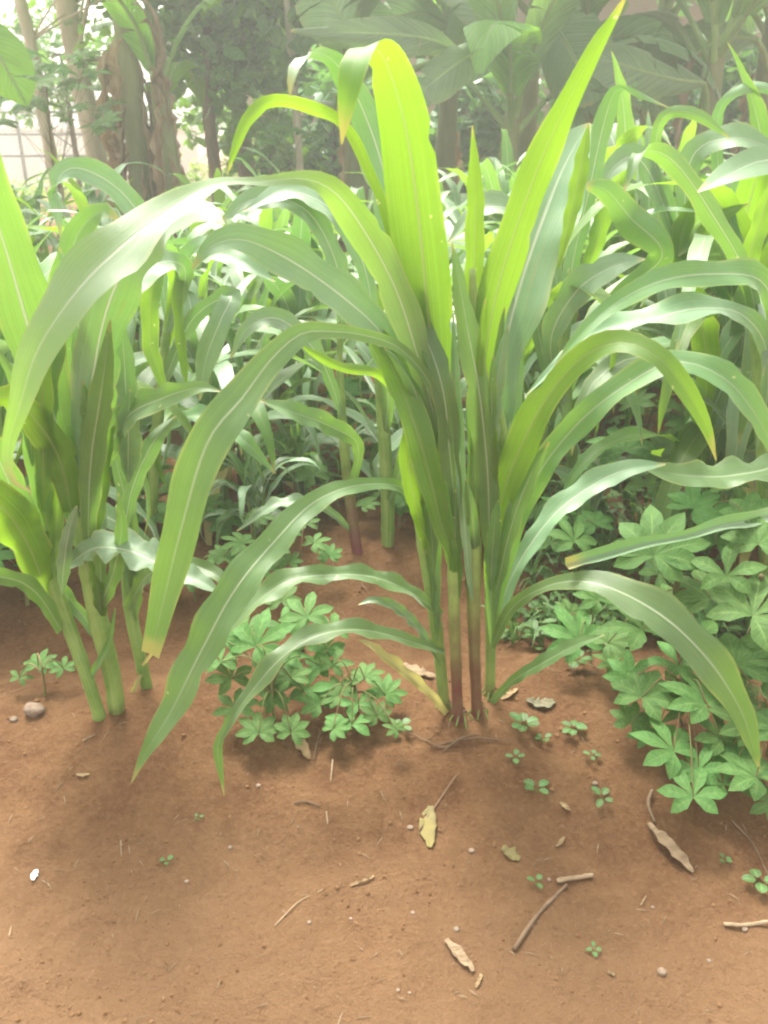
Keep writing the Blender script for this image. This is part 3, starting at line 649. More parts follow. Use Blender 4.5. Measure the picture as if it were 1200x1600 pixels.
def make_maize(seed, stalks, hgt, first=None, detail=16):
    rng = random.Random(seed)
    root = thing('maize_plant', (0, 0, 0), 'x', 'maize plant', 'maize plants in the rows behind the front clumps')
    for s in range(stalks):
        a = rng.uniform(0, 6.28); d = rng.uniform(.01, .05) if stalks > 1 else 0
        b = np.array([math.cos(a) * d, math.sin(a) * d, -.01])
        lean = np.array([math.cos(a) * rng.uniform(.02, .1), math.sin(a) * rng.uniform(.02, .1), 0])
        h = hgt * rng.uniform(.8, 1.05); st = h * .62
        P = [b + lean * (t ** 1.2) + np.array([0, 0, st * t]) for t in np.linspace(0, 1, 7)]
        rr = np.array([.012, .0125, .012, .012, .011, .009, .005]) * rng.uniform(.85, 1.1)
        V, Fc, UV = tube(P, rr, 7, 26, True, [.08, .2, .34, .5, .68])
        so_ = link('stalk', V, Fc, M['stalk_red' if rng.random() < .4 else 'stalk'], root, UV)
        phase = rng.uniform(0, 6.28); nl = rng.choice((7, 8, 8, 9))
        for k in range(nl):
            t = .14 + .86 * k / (nl - 1)
            i = t * 6; i0 = min(int(i), 5); base = P[i0] + (P[i0 + 1] - P[i0]) * (i - i0)
            az = phase + (k % 2) * PI + rng.uniform(-.55, .55)
            top = k / (nl - 1)
            L_ = hgt * (.42 + .42 * math.sin(PI * (.2 + .62 * top))) * rng.uniform(.85, 1.1)
            el0 = R(52 + 28 * top + rng.uniform(-10, 6)); droop = R(rng.uniform(105, 165) * (1.05 - .3 * top ** 3))
            if top > .97: el0 = R(82); droop = R(rng.uniform(30, 120)); L_ *= .8
            wd = (.056 + .034 * math.sin(PI * min(1, .2 + .65 * top))) * rng.uniform(.85, 1.1)
            P2, W, Sd = arch_leaf(base, az, el0, L_, wd, droop, rng, detail, rng.uniform(-.6, .6))
            V, Fc, UV = ribbon(P2, W, Sd, .2, .10, 3.5, 2, rng)
            mt = 'maize_young' if rng.random() < .16 + .2 * (top > .9) else ('maize_blue' if rng.random() < .5 else 'maize')
            if k == 0 and rng.random() < .3: mt = 'maize_dry'
            link('leaf', V, Fc, M[mt], so_, UV)
    return root

protos = [make_maize(100 + i, (3, 2, 3, 4, 2, 3, 3, 2)[i], (.98, 1.0, .92, .98, .9, 1.04, .95, 1.0)[i], detail=15) for i in range(8)]
for p in protos: index_kids(p)
used = [False] * len(protos)

def place(k, x, y, rz, sc, label):
    if not used[k]: o = protos[k]; used[k] = True
    else: o = copy_tree(protos[k])
    o.location = (x, y, float(ground_low(x, y))); o.rotation_euler = (0, 0, rz); o.scale = (sc, sc, sc)
    o['label'] = label
    return o

def px_of(x, y, z):
    d = np.array([x, y, z]) - CAMP; f = d @ FWD
    return 600 + F * d[0] / f, 800 - F * (d @ UPV) / f

LAND = [(-200, 'at the left edge of the view'), (75, 'in line with the slim leaning trunk'), (145, 'in line with the thick pale trunk'), (222, 'in line with the dead-leaved banana'),
        (300, 'just right of the dead-leaved banana'), (372, 'in line with the glossy-leaved tree'), (466, 'in line with the thin bare trunk'), (560, 'left of the tall middle clump'), (650, 'behind the middle clump\'s broadest blade'),
        (735, 'behind the middle clump stems'), (800, 'behind the right side of the middle clump'), (880, 'below the broad hanging banana leaf'), (960, 'in line with the pink wall gaps'), (1040, 'before the dark shade under the bananas'),
        (1110, 'below the pale right banana stem'), (1180, 'by the right edge of the view'), (1400, 'just beyond the right edge')]
ORD = ['second', 'third', 'fourth', 'fifth', 'sixth', 'seventh', 'eighth']
rows_ = [(1.98, [-1.32, -.93, .87, 1.3]), (2.35, None), (2.95, None), (3.4, None), (3.9, None), (4.4, None), (4.95, None)]
rg = random.Random(21)
plan = []; cnt = 0
for ri, (Y, xs) in enumerate(rows_):
    if xs is None:
        half = Y * .52 + .25; n_ = int(2 * half / .45); off = rg.uniform(0, .3)
        xs = [-half + off + i * .45 + rg.uniform(-.09, .09) for i in range(n_ + 1)]
    for x in xs:
        if ri == 1 and (-.42 < x < -.22 or rg.random() < .12): continue
        y = Y + rg.uniform(-.1, .1); sc = rg.uniform(.88, 1.05)
        if ri == 0: sc = .9
        if x < -.6 and ri > 0: sc *= .9
        if -.6 <= x < .1: sc *= .92
        if x > .9: sc *= 1.1
        px, _ = px_of(x, y, 0.3)
        lm = min(LAND, key=lambda a: abs(a[0] - px))[1]
        k = (0, 5, 3, 1)[xs.index(x)] if ri == 0 else cnt % 8; cnt += 1
        plan.append((ORD[ri], lm, px, k, x, y, rg.uniform(0, 6.28), sc))
for o_, lm, px, k, x, y, rz, sc in plan:
    same = sorted(q[2] for q in plan if q[0] == o_ and q[1] == lm)
    n_, i_ = len(same), same.index(px)
    word = '' if n_ == 1 else (('left', 'right')[i_] if n_ == 2 else ('left', 'middle', 'right', 'far right')[min(i_, 3)]) + ' of the '
    place(k, x, y, rz, sc, f'{word}{o_} row maize {"plant" if n_ == 1 else "plants"} {lm}')

for px_, py_, k_, sc_, l_ in ((405, 850, 2, .34, 'small young maize plant in the gap between the left and middle clumps'), (478, 800, 4, .36, 'young maize plant left of the second row dark red stem'),
                              (330, 770, 6, .42, 'young maize plant behind the hanging torn blade'), (640, 770, 3, .40, 'young maize plant seen between the middle stalks'), (850, 760, 5, .40, 'young maize plant behind the right side of the bare soil')):
    g_ = G(px_, py_); o = place(k_, g_[0], g_[1], px_ * .1, sc_, l_)
# extra blades reaching in from the right hand plant of the second row
O = G(1180, 905); O[0] += .05
rp = thing('maize_plant', O, 'maize plant at the right edge whose long grey blades arch towards the middle clump', 'maize plant')
r1 = px_tube([(1200, 960, 1.72, 20), (1196, 800, 1.73, 22), (1190, 650, 1.74, 22), (1180, 520, 1.75, 16), (1176, 430, 1.76, 8)], 'stalk', 'stalk', rp, O, bulges=(.2, .45, .7))
r1.location = (0, 0, 0)
HL(r1, [(1195, 640, 1.74, 20), (1215, 520, 1.7, 36), (1190, 440, 1.66, 48), (1110, 428, 1.62, 50), (1030, 440, 1.58, 46), (960, 475, 1.55, 34), (905, 525, 1.53, 22), (865, 575, 1.52, 2)], roll=40, mat='maize', fold=.18, wave=.04)
HL(r1, [(1190, 700, 1.73, 20), (1200, 560, 1.68, 30), (1160, 492, 1.64, 34), (1090, 482, 1.6, 44), (1020, 498, 1.57, 48), (940, 520, 1.55, 36), (880, 560, 1.53, 22), (820, 620, 1.52, 2)], roll=42, mat='maize_blue', fold=.25, wave=.1)
HL(r1, [(1190, 560, 1.75, 20, 0), (1170, 440, 1.74, 30, 0), (1110, 330, 1.72, 44, 20), (1050, 250, 1.7, 40, 30), (1000, 240, 1.66, 30, 30), (975, 300, 1.62, 3, 30)], mat='maize', fold=.3, wave=.05)
HL(r1, [(1220, 600, 1.6, 20), (1290, 400, 1.55, 44), (1270, 270, 1.5, 56), (1200, 250, 1.46, 58), (1140, 272, 1.43, 44), (1090, 300, 1.41, 3)], roll=40, mat='maize_blue', fold=.15, wave=.03)
HL(r1, [(1195, 860, 1.7, 16), (1240, 790, 1.6, 30), (1200, 808, 1.42, 44), (1130, 822, 1.34, 46), (1070, 838, 1.3, 30), (1000, 852, 1.28, 38), (940, 868, 1.27, 42), (884, 884, 1.26, 38)], roll=15, twist=.05, mat='maize_blue', fold=.9, wave=.03)
HL(r1, [(1195, 760, 1.72, 20), (1230, 720, 1.62, 30), (1190, 735, 1.55, 46), (1120, 745, 1.52, 50), (1050, 740, 1.5, 40), (1000, 728, 1.49, 3)], roll=42, mat='maize', fold=.2, wave=.09)
HL(r1, [(1180, 500, 1.76, 18, 0), (1168, 420, 1.76, 34, -10), (1190, 340, 1.76, 36, -15), (1215, 260, 1.76, 3, -15)], mat='maize_young', fold=.3, wave=.04)

# plants of the second row whose blades can be told apart
O = G(236, 850)
lp = thing('maize_plant', O, 'maize plant just behind the left clump, with hanging strap-like blades in the gap', 'maize plant')
q1 = px_tube([(236, 850, float(O[1]), 16), (240, 740, 2.05, 17), (250, 620, 2.06, 17), (262, 500, 2.06, 12), (270, 430, 2.06, 6)], 'stalk', 'stalk', lp, O, bulges=(.2, .5, .7))
HL(q1, [(262, 520, 2.05, 12), (270, 430, 2.0, 20), (258, 410, 1.95, 26), (238, 450, 1.9, 34), (234, 530, 1.88, 34), (250, 590, 1.87, 20), (268, 625, 1.87, 2)], roll=20, mat='maize_young', fold=.3, wave=.07)
HL(q1, [(262, 540, 2.06, 12), (285, 450, 2.02, 20), (283, 420, 1.98, 22), (278, 480, 1.95, 20), (286, 560, 1.95, 18), (292, 610, 1.95, 2)], mat='maize_young', fold=.3, wave=.05)
HL(q1, [(255, 600, 2.05, 16), (300, 500, 2.0, 30), (360, 462, 1.95, 38), (345, 500, 1.9, 46), (322, 560, 1.88, 40), (312, 625, 1.87, 3)], roll=20, mat='maize_blue', fold=.25, wave=.05)
HL(q1, [(262, 520, 2.04, 14), (290, 430, 1.95, 30), (262, 408, 1.85, 44), (215, 430, 1.78, 60), (178, 478, 1.74, 44), (150, 530, 1.72, 3)], roll=45, mat='maize_blue', fold=.2, wave=.08)
HL(q1, [(262, 500, 2.05, 14), (300, 400, 2.0, 40), (330, 392, 1.95, 46), (380, 410, 1.9, 36), (430, 440, 1.88, 3)], roll=48, mat='maize_blue', fold=.25, wave=.1)
HL(q1, [(245, 680, 2.04, 14), (300, 650, 1.98, 30), (370, 680, 1.92, 34), (430, 740, 1.9, 3)], roll=40, mat='maize', fold=.3, wave=.1)
HL(q1, [(262, 500, 2.06, 10, 0), (240, 380, 2.08, 34, 10), (190, 300, 2.1, 48, 20), (120, 262, 2.1, 44, 60), (88, 290, 2.08, 36, 80), (95, 370, 2.05, 3, 80)], mat='maize_blue', fold=.25, wave=.05)
O = G(552, 868)
sp = thing('maize_plant', O, 'second row maize plant with a dark red stem glimpsed left of the middle stalks', 'maize plant')
w1 = px_tube([(562, 890, float(O[1]), 17), (548, 790, 2.02, 17), (538, 700, 2.03, 15), (532, 600, 2.03, 12), (530, 500, 2.03, 6)], 'stalk', 'stalk_red', sp, O, bulges=(.2, .5, .7))
w2 = px_tube([(605, 885, 2.02, 18), (606, 780, 2.03, 22), (600, 680, 2.03, 20), (590, 580, 2.03, 12)], 'stalk', 'stalk', sp, O, bulges=(.2, .5, .7))
HL(w1, [(545, 780, 2.02, 12), (560, 700, 1.95, 22), (520, 668, 1.88, 38), (460, 645, 1.82, 36), (405, 625, 1.8, 3)], roll=35, mat='maize', fold=.3, wave=.08)
HL(w1, [(535, 650, 2.02, 10), (500, 560, 1.98, 30), (440, 500, 1.95, 38), (390, 510, 1.92, 30), (360, 560, 1.9, 3)], roll=40, mat='maize_blue', fold=.25, wave=.06)
HL(w2, [(600, 700, 2.02, 10, 0), (606, 600, 2.0, 34, 0), (580, 500, 1.98, 40, 0), (560, 440, 1.96, 3, 0)], mat='maize', fold=.3, wave=.05)
HL(w2, [(602, 800, 2.02, 10), (640, 700, 1.98, 34), (680, 650, 1.95, 30), (720, 650, 1.93, 3)], roll=35, mat='maize', fold=.3, wave=.08)
HL(w1, [(550, 830, 2.0, 8), (500, 790, 1.95, 20), (430, 790, 1.9, 22), (370, 830, 1.88, 3)], roll=40, mat='maize_blue', fold=.3, wave=.12)
HL(w1, [(532, 560, 2.03, 8), (530, 430, 2.05, 34), (480, 330, 2.05, 42), (400, 310, 2.03, 40), (340, 350, 2.0, 3)], roll=45, mat='maize_blue', fold=.25, wave=.07)
HL(w2, [(590, 560, 2.03, 8), (570, 420, 2.05, 34), (520, 330, 2.05, 42), (450, 300, 2.03, 40), (380, 330, 2.0, 3)], roll=45, mat='maize_blue', fold=.25, wave=.07)
O = G(900, 800)
np_ = thing('maize_plant', O, 'second row maize plant with a tall folded narrow blade, right of the middle clump', 'maize plant')
n1 = px_tube([(900, 800, float(O[1]), 16), (892, 700, 2.1, 18), (884, 600, 2.12, 18), (880, 500, 2.12, 16), (890, 420, 2.12, 6)], 'stalk', 'stalk', np_, O, bulges=(.2, .45, .7))
HL(n1, [(885, 640, 2.1, 10), (860, 540, 2.05, 34), (895, 462, 2.0, 56), (950, 420, 1.96, 52), (1008, 405, 1.93, 3)], roll=45, mat='maize_blue', fold=.2, wave=.06)
HL(n1, [(884, 560, 2.12, 8, 0), (892, 430, 2.12, 30, 0), (920, 300, 2.12, 36, -8), (942, 200, 2.11, 38, -10), (962, 142, 2.08, 26, -10), (990, 145, 2.04, 14, -50), (1045, 168, 2.02, 2, -60)], mat='maize_blue', fold=.25, wave=.04)
HL(n1, [(895, 480, 2.12, 8, 0), (925, 400, 2.1, 30, 0), (942, 340, 2.1, 34, 0), (936, 300, 2.1, 2, 0)], mat='maize_young', fold=.3, wave=.03)
HL(n1, [(884, 600, 2.1, 8), (960, 470, 2.05, 30), (1035, 400, 2.0, 50), (985, 340, 1.97, 60), (945, 296, 1.95, 40), (905, 290, 1.94, 3)], roll=10, mat='maize', fold=.25, wave=.05)
HL(n1, [(886, 660, 2.1, 8), (850, 560, 2.12, 26), (835, 450, 2.14, 30), (850, 380, 2.15, 28), (890, 370, 2.15, 3)], roll=30, mat='maize', fold=.3, wave=.06)
HL(n1, [(884, 560, 2.1, 8), (860, 400, 2.16, 30), (800, 330, 2.18, 40), (745, 330, 2.18, 34), (700, 380, 2.17, 3)], roll=45, mat='maize_blue', fold=.25, wave=.08)
O = G(1120, 770)
nq = thing('maize_plant', O, 'second row maize plant with bright upright shoots near the right edge', 'maize plant')
n2 = px_tube([(1120, 790, float(O[1]), 20), (1105, 680, 2.22, 22), (1092, 560, 2.22, 22), (1080, 450, 2.22, 16), (1072, 380, 2.22, 6)], 'stalk', 'stalk', nq, O, bulges=(.2, .45, .7))
n3 = px_tube([(1160, 790, 2.25, 20), (1165, 680, 2.27, 22), (1160, 560, 2.27, 18), (1160, 450, 2.27, 8)], 'stalk', 'stalk', nq, O, bulges=(.2, .45, .7))
HL(n2, [(1078, 470, 2.2, 8, 0), (1062, 400, 2.18, 36, 0), (1072, 345, 2.17, 38, 0), (1088, 298, 2.16, 2, 0)], mat='maize_young', fold=.3, wave=.03)
HL(n2, [(1080, 460, 2.2, 8), (1090, 385, 2.15, 26), (1125, 340, 2.12, 28), (1170, 318, 2.1, 2)], roll=-10, mat='maize_young', fold=.3, wave=.03)
HL(n2, [(1080, 480, 2.2, 8), (1040, 330, 2.2, 34), (1000, 250, 2.2, 42), (960, 260, 2.17, 36), (925, 320, 2.15, 3)], roll=45, mat='maize_blue', fold=.25, wave=.07)
HL(n2, [(1082, 480, 2.2, 8), (1070, 330, 2.2, 34), (1085, 240, 2.2, 44), (1150, 215, 2.17, 44), (1230, 240, 2.15, 3)], roll=45, mat='maize_blue', fold=.25, wave=.07)
HL(n2, [(1082, 440, 2.2, 8), (1030, 300, 2.2, 20), (1026, 215, 2.2, 22), (1046, 176, 2.18, 22), (1090, 180, 2.15, 24), (1140, 215, 2.13, 3)], roll=20, mat='maize', fold=.3, wave=.04)
HL(n3, [(1160, 500, 2.25, 8), (1130, 330, 2.25, 26), (1120, 200, 2.25, 22), (1140, 150, 2.22, 20), (1190, 135, 2.2, 20), (1240, 170, 2.2, 3)], roll=25, mat='maize_blue', fold=.3, wave=.04)
HL(n3, [(1160, 520, 2.25, 8), (1190, 430, 2.22, 30), (1165, 370, 2.2, 40), (1110, 365, 2.18, 34), (1060, 400, 2.17, 3)], roll=40, mat='maize', fold=.3, wave=.06)
HL(n3, [(1165, 640, 2.25, 8), (1120, 560, 2.2, 34), (1050, 560, 2.15, 40), (990, 620, 2.12, 3)], roll=40, mat='maize', fold=.3, wave=.08)
HL(n2, [(1100, 640, 2.2, 8), (1150, 560, 2.15, 34), (1200, 580, 2.1, 40), (1250, 650, 2.1, 3)], roll=40, mat='maize', fold=.3, wave=.08)
HL(n3, [(1160, 460, 2.25, 8, 0), (1180, 380, 2.25, 34, -15), (1215, 310, 2.25, 30, -20), (1240, 250, 2.25, 3, -20)], mat='maize_young', fold=.3, wave=.04)

# ------------------------------------------------------------------ cassava
def cassava_leaf_mesh(nl, seed):
    rng = random.Random(seed); parts = []
    for k in range(nl):
        t = (k / (nl - 1)) * 2 - 1
        a = t * R(122) + rng.uniform(-.06, .06)
        L_ = .5 * (1 - .38 * abs(t) ** 1.6) * rng.uniform(.94, 1.06)
        n = 9; vv = np.linspace(0, 1, n)
        dr = rng.uniform(.10, .22)
        r = vv * L_
        C = np.stack([np.cos(a) * r, np.sin(a) * r, -dr * vv ** 1.8 * L_ + .03 * np.sin(vv * 3)], 1)
        W = .185 * np.clip(np.sin(np.clip(vv * 1.0, 0, 1) ** 1.25 * PI * .97 + .06), .04, 1) * (.9 + .1 * rng.random())
        W[-1] = .004
        Sd = np.tile(np.array([-math.sin(a), math.cos(a), 0.0]), (n, 1))
        parts.append(ribbon(C, W, Sd, .18, .015, 2, 2, rng))
    return merge(parts)

def mesh_of(name, vfu, mat):
    V, Fc, UV = vfu
    o = link(name, V, Fc, mat, None, UV); me = o.data; bpy.data.objects.remove(o); return me
CL = [mesh_of('cassava_leaf', cassava_leaf_mesh(n_, 40 + i), M['cassava']) for i, n_ in enumerate((7, 7, 8, 6, 5, 7))]

def cassava(name, base, top, leaves, label, group=None, size_k=1.0, rs=0, mat=None):
    """leaves: list of (point, diameter m, yaw); petioles run from the stem"""
    rng = random.Random(rs)
    t = thing(name, base, label, 'cassava plant', group)
    base = np.array(base, float); top = np.array(top, float)
    mid = (base + top) / 2 + np.array([rng.uniform(-.02, .02), rng.uniform(-.02, .02), 0])
    sr = min(1.6, max(.35, np.linalg.norm(top - base) / .22)); V, Fc, UV = tube([base - (0, 0, .01), mid, top], [.006 * sr, .005 * sr, .003 * sr], 6, 12)
    st = link('stem', V, Fc, M['petiole'], t, UV, origin=base)
    for p, dia, yaw in leaves:
        p = np.array(p, float)
        o = bpy.data.objects.new('leaf', rng.choice(CL)); COL.objects.link(o); o.parent = t
        o.location = tuple(p - base); o.scale = (dia, dia, dia)
        out = math.atan2(p[1] - top[1], p[0] - top[0])
        tilt = rng.uniform(.25, .65)
        # tilt the blade outwards and a little towards the light
        nrmv = Vector((math.cos(yaw) * math.sin(tilt), math.sin(yaw) * math.sin(tilt), math.cos(tilt)))
        q = nrmv.to_track_quat('Z', 'X'); o.rotation_euler = q.to_euler()
        o.rotation_euler.rotate_axis('Z', rng.uniform(-.5, .5) + 0)
        s_ = min(1, max(.25, rng.uniform(.5, .98))); node = base + (top - base) * s_
        if np.linalg.norm(p[:2] - base[:2]) < .03: node = base + (top - base) * .9
        midp = (node + p) / 2 + np.array([0, 0, .02 + .1 * abs(dia)])
        V, Fc, UV = tube([node, midp, p], [.0016, .0013, .001], 5, 9)
        pe = link('petiole', V, Fc, M['petiole'], o, UV)
        pe.matrix_parent_inverse = o.matrix_basis.inverted()
        pe.location = (-base[0] + 0, -base[1] + 0, -base[2] + 0)
    return t

def cass_px(basepx, toppx, ztop, lst, label, rs, group='cassava plants among the maize'):
    b = G(*basepx); tp = at_z(toppx[0], toppx[1], ztop); lv = []
    rng = random.Random(rs)
    for (px, py, z, d) in lst:
        p = at_z(px, py, z)
        if z < float(ground_z(p[0], p[1])) + .03: p = at_z(px, py, float(ground_z(p[0], p[1])) + .04)
        lv.append((p, d / F * depth(p) * 1.12, -PI / 2 + rng.uniform(-.9, .9)))
    return cassava('cassava_plant', b, tp, lv, label, group, rs=rs)

cass_px((1070, 1130), (1060, 1060), .17, [(1003, 1090, .15, 132), (1103, 1100, .16, 140), (1052, 1174, .11, 128), (1083, 1246, .08, 118), (985, 1130, .1, 80), (1060, 1040, .16, 110), (1010, 1150, .08, 70), (1128, 1155, .12, 100), (1092, 1205, .09, 96), (1030, 1132, .1, 84), (1062, 1092, .14, 96), (985, 1062, .15, 90), (1130, 1225, .07, 84)],
        'low cassava plant with bright star leaves at the front of the right patch', 1)
cass_px((1200, 1180), (1195, 1090), .2, [(1182, 1215, .1, 128), (1165, 1135, .14, 120), (1195, 1060, .2, 120), (1140, 1175, .1, 90), (1215, 1140, .15, 110), (1150, 1090, .15, 120), (1205, 1255, .06, 90), (1150, 1190, .1, 96), (1115, 1040, .2, 110)], 'cassava plant spilling over the right edge under the drooping maize blade', 2)
cass_px((1060, 1010), (1060, 900), .34, [(1022, 868, .36, 180), (1005, 985, .24, 140), (1110, 935, .3, 140), (1090, 1000, .2, 130), (1050, 950, .26, 110), (950, 1005, .16, 90)], 'tallest cassava plant, with the broadest star leaf, below the folded maize blade', 3)
cass_px((1190, 1000), (1190, 900), .36, [(1176, 962, .32, 190), (1135, 900, .36, 130), (1185, 850, .4, 130), (1150, 1040, .22, 150), (1215, 1010, .25, 130)], 'cassava plant with large dark leaves by the right edge', 4)
cass_px((925, 1040), (915, 985), .13, [(905, 1002, .13, 120), (935, 938, .18, 80), (890, 960, .13, 60), (960, 1040, .1, 70)], 'small cassava plant beside the bare soil right of the middle clump', 5)
cass_px((905, 880), (900, 840), .17, [(897, 846, .2, 100), (880, 800, .22, 80), (930, 820, .2, 80), (860, 850, .15, 60)], 'cassava plant behind the bare soil, between middle clump and right patch', 6)
cass_px((980, 790), (975, 730), .24, [(975, 705, .28, 140), (1010, 760, .24, 110), (940, 750, .2, 100), (1040, 700, .26, 100)], 'pale cassava plant under the arching maize blade right of the middle clump', 7)
cass_px((1100, 860), (1095, 800), .27, [(1085, 795, .28, 130), (1150, 760, .32, 110), (1120, 850, .2, 120), (1050, 840, .2, 100), (1170, 810, .3, 120)], 'cassava plant behind the folded maize blade on the right', 8)
cass_px((430, 1130), (425, 1050), .17, [(404, 1146, .07, 86), (400, 1010, .2, 130), (478, 1080, .11, 92), (362, 1060, .14, 90), (445, 1030, .16, 80), (345, 1035, .18, 80), (430, 1100, .08, 66), (500, 1040, .12, 76), (370, 1110, .1, 84), (455, 1145, .05, 70), (385, 985, .2, 92), (420, 1080, .12, 80), (350, 1000, .2, 80), (455, 1060, .15, 84)],
        'leafy cassava plant right of the long yellow-edged maize blade', 9)
cass_px((560, 1110), (550, 1060), .13, [(550, 1133, .06, 92), (602, 1087, .09, 72), (530, 1085, .11, 80), (570, 1060, .13, 70), (620, 1140, .04, 44), (500, 1100, .1, 80), (590, 1120, .06, 60), (520, 1140, .05, 60), (560, 1100, .1, 80), (520, 1040, .14, 70)], 'low cassava plant just left of the red maize stem bases', 10)
cass_px((470, 1010), (475, 960), .2, [(480, 965, .22, 100), (450, 985, .2, 90), (520, 985, .18, 80), (440, 940, .22, 70), (510, 1015, .15, 70)], 'cassava plant behind the leafy one, under the wavy low maize blade', 11)
cass_px((70, 1090), (65, 1040), .14, [(60, 1040, .10, 60), (100, 1045, .10, 50), (30, 1060, .08, 46)], 'weedy young cassava at the far left beside the leaning stems', 12)
cass_px((440, 760), (440, 720), .15, [(430, 700, .2, 60), (470, 740, .15, 60), (400, 730, .15, 60), (455, 690, .2, 56)], 'small cassava plant in the gap left of the second row', 13)
cass_px((390, 900), (390, 850), .14, [(380, 850, .16, 70), (430, 860, .14, 66), (350, 870, .13, 60), (400, 810, .18, 64), (455, 835, .15, 60), (410, 890, .08, 56)], 'cassava plant in the gap under the wide drooping left blades', 15)
cass_px((470, 900), (470, 860), .12, [(490, 850, .14, 56), (450, 880, .1, 54), (515, 870, .1, 50), (480, 820, .15, 52)], 'small cassava plant on the soil before the dark red second row stem', 16)
cass_px((330, 830), (330, 790), .13, [(320, 790, .15, 60), (360, 800, .12, 56), (290, 800, .13, 50), (340, 760, .16, 50)], 'small cassava plant behind the hanging torn maize blade', 14)

# low generated cassavas between the rows behind
def gen_cassava(seed):
    rng = random.Random(seed); n = rng.randint(6, 9); lv = []
    h = rng.uniform(.14, .26)
    for k in range(n):
        a = k / n * 6.28 + rng.uniform(-.3, .3); r = rng.uniform(.05, .14)
        lv.append(((math.cos(a) * r, math.sin(a) * r, h * rng.uniform(.5, 1.15)), rng.uniform(.10, .17), a))
    return cassava('cassava_plant', (0, 0, 0), (0, 0, h), lv, 'x', 'small cassava plants between the maize rows behind', rs=seed)
cp = [gen_cassava(60 + i) for i in range(4)]
for c in cp: index_kids(c)
spots = []
rg = random.Random(5)
for Y, step in ((1.72, .36), (2.2, .22), (2.82, .26), (3.4, .33), (4.0, .42)):
    x = -Y * .5
    while x < Y * .5:
        xx = x + rg.uniform(-.08, .08); yy = Y + rg.uniform(-.1, .1)
        if not (Y < 1.8 and -.2 < xx < .35): spots.append((xx, yy))
        x += step
seen = {}; plan = []
for i, (x, y) in enumerate(spots):
    o = cp[i] if i < 4 else copy_tree(cp[i % 4])
    o.location = (x, y, float(ground_low(x, y))); o.rotation_euler = (0, 0, rg.uniform(0, 6.28)); s_ = rg.uniform(.7, 1.15); o.scale = (s_,) * 3
    px, _ = px_of(x, y, 0); lm = min(LAND, key=lambda a: abs(a[0] - px))[1]
    k = min(range(5), key=lambda q: abs((1.72, 2.2, 2.82, 3.4, 4.0)[q] - y))
    plan.append((o, ('first', 'second', 'third', 'fourth', 'fifth')[k], lm, px))
for o, k, lm, px in plan:
    same = sorted(q[3] for q in plan if q[1] == k and q[2] == lm); n_, i_ = len(same), same.index(px)
    word = 'low cassava plant' if n_ == 1 else (('left', 'right')[i_] if n_ == 2 else ('left', 'middle', 'right', 'far right')[min(i_, 3)]) + ' low cassava'
    o['label'] = f'{word} in the {k} furrow {lm}'

# ------------------------------------------------------------------ small seedlings on the soil
def round_leaf(a, r0, L_, w, up=.3, rng=random):
    n = 7; vv = np.linspace(0, 1, n); r = r0 + vv * L_
    C = np.stack([np.cos(a) * r, np.sin(a) * r, up * r - .25 * (r - r0) ** 2 / L_ + .004], 1)
    W = w * np.sqrt(np.clip(1 - (2 * vv - 1) ** 2, .003, 1))
    Sd = np.tile(np.array([-math.sin(a), math.cos(a), 0.0]), (n, 1))
    return ribbon(C, W, Sd, .12, .0, 2, 2, rng)

def seedling(px, py, d, nlf, label, seed):
    rng = random.Random(seed); b = G(px, py)
    t = thing('seedling', b, label, 'seedling', 'weed seedlings sprouting on the bare soil')
    m_ = d / F * depth(b) / 2
    V, Fc, UV = tube([(0, 0, -.003), (0, 0, m_ * .35)], [.0014, .001], 5); link('stem', V, Fc, M['green_stem'], t, UV)
    a0 = rng.uniform(0, 6.28)
    for k in range(nlf):
        V, Fc, UV = round_leaf(a0 + k * 2 * PI / nlf + rng.uniform(-.25, .25), m_ * .22, m_ * rng.uniform(.62, .9), m_ * rng.uniform(.5, .68), rng.uniform(.15, .55), rng)
        V = V + (0, 0, m_ * .3)
        link('leaf', V, Fc, M['seedling'], t, UV)
for i, a in enumerate([(838, 1240, 46, 4, 'round-leaved seedling in the middle of the bare soil right of the red stems'), (940, 1254, 42, 4, 'seedling beside the front edge of the right cassava patch'),
                       (805, 1190, 34, 4, 'small seedling directly right of the red stem bases'), (818, 1141, 50, 6, 'leafy weed just behind the small seedling by the stems'), (895, 1146, 44, 6, 'feathery weed between middle clump and cassava patch'),
                       (626, 1142, 40, 4, 'seedling left of the red stem bases'), (838, 1384, 30, 3, 'tiny seedling next to the pale straw piece'), (1131, 1349, 24, 4, 'tiny seedling right of the curled dry husk'),
                       (1185, 1386, 56, 4, 'largest bright seedling at the right edge of the path'), (260, 1351, 26, 3, 'tiny grey-green sprout alone on the left of the path'), (848, 1160, 30, 4, 'little weed between the two leafy weeds'),
                       (925, 1186, 28, 4, 'small dim seedling left of the lowest cassava leaves'), (928, 1490, 26, 4, 'faint sprout low on the right of the path'), (880, 925, 40, 6, 'weed on the far side of the bare soil'),
                       (815, 900, 34, 5, 'weed behind the right green stem'), (900, 1040, 50, 6, 'weed in front of the small cassava'), (310, 1282, 18, 3, 'speck of a sprout above the tiny grey-green one'), (700, 860, 30, 4, 'weed between the stalks at the back')]):
    seedling(*a, seed=i)

# ------------------------------------------------------------------ litter
def rest_pts(pixels, lift):
    return [G(px, py, l) for (px, py), l in zip(pixels, lift if isinstance(lift, (list, tuple)) else [lift] * len(pixels))]

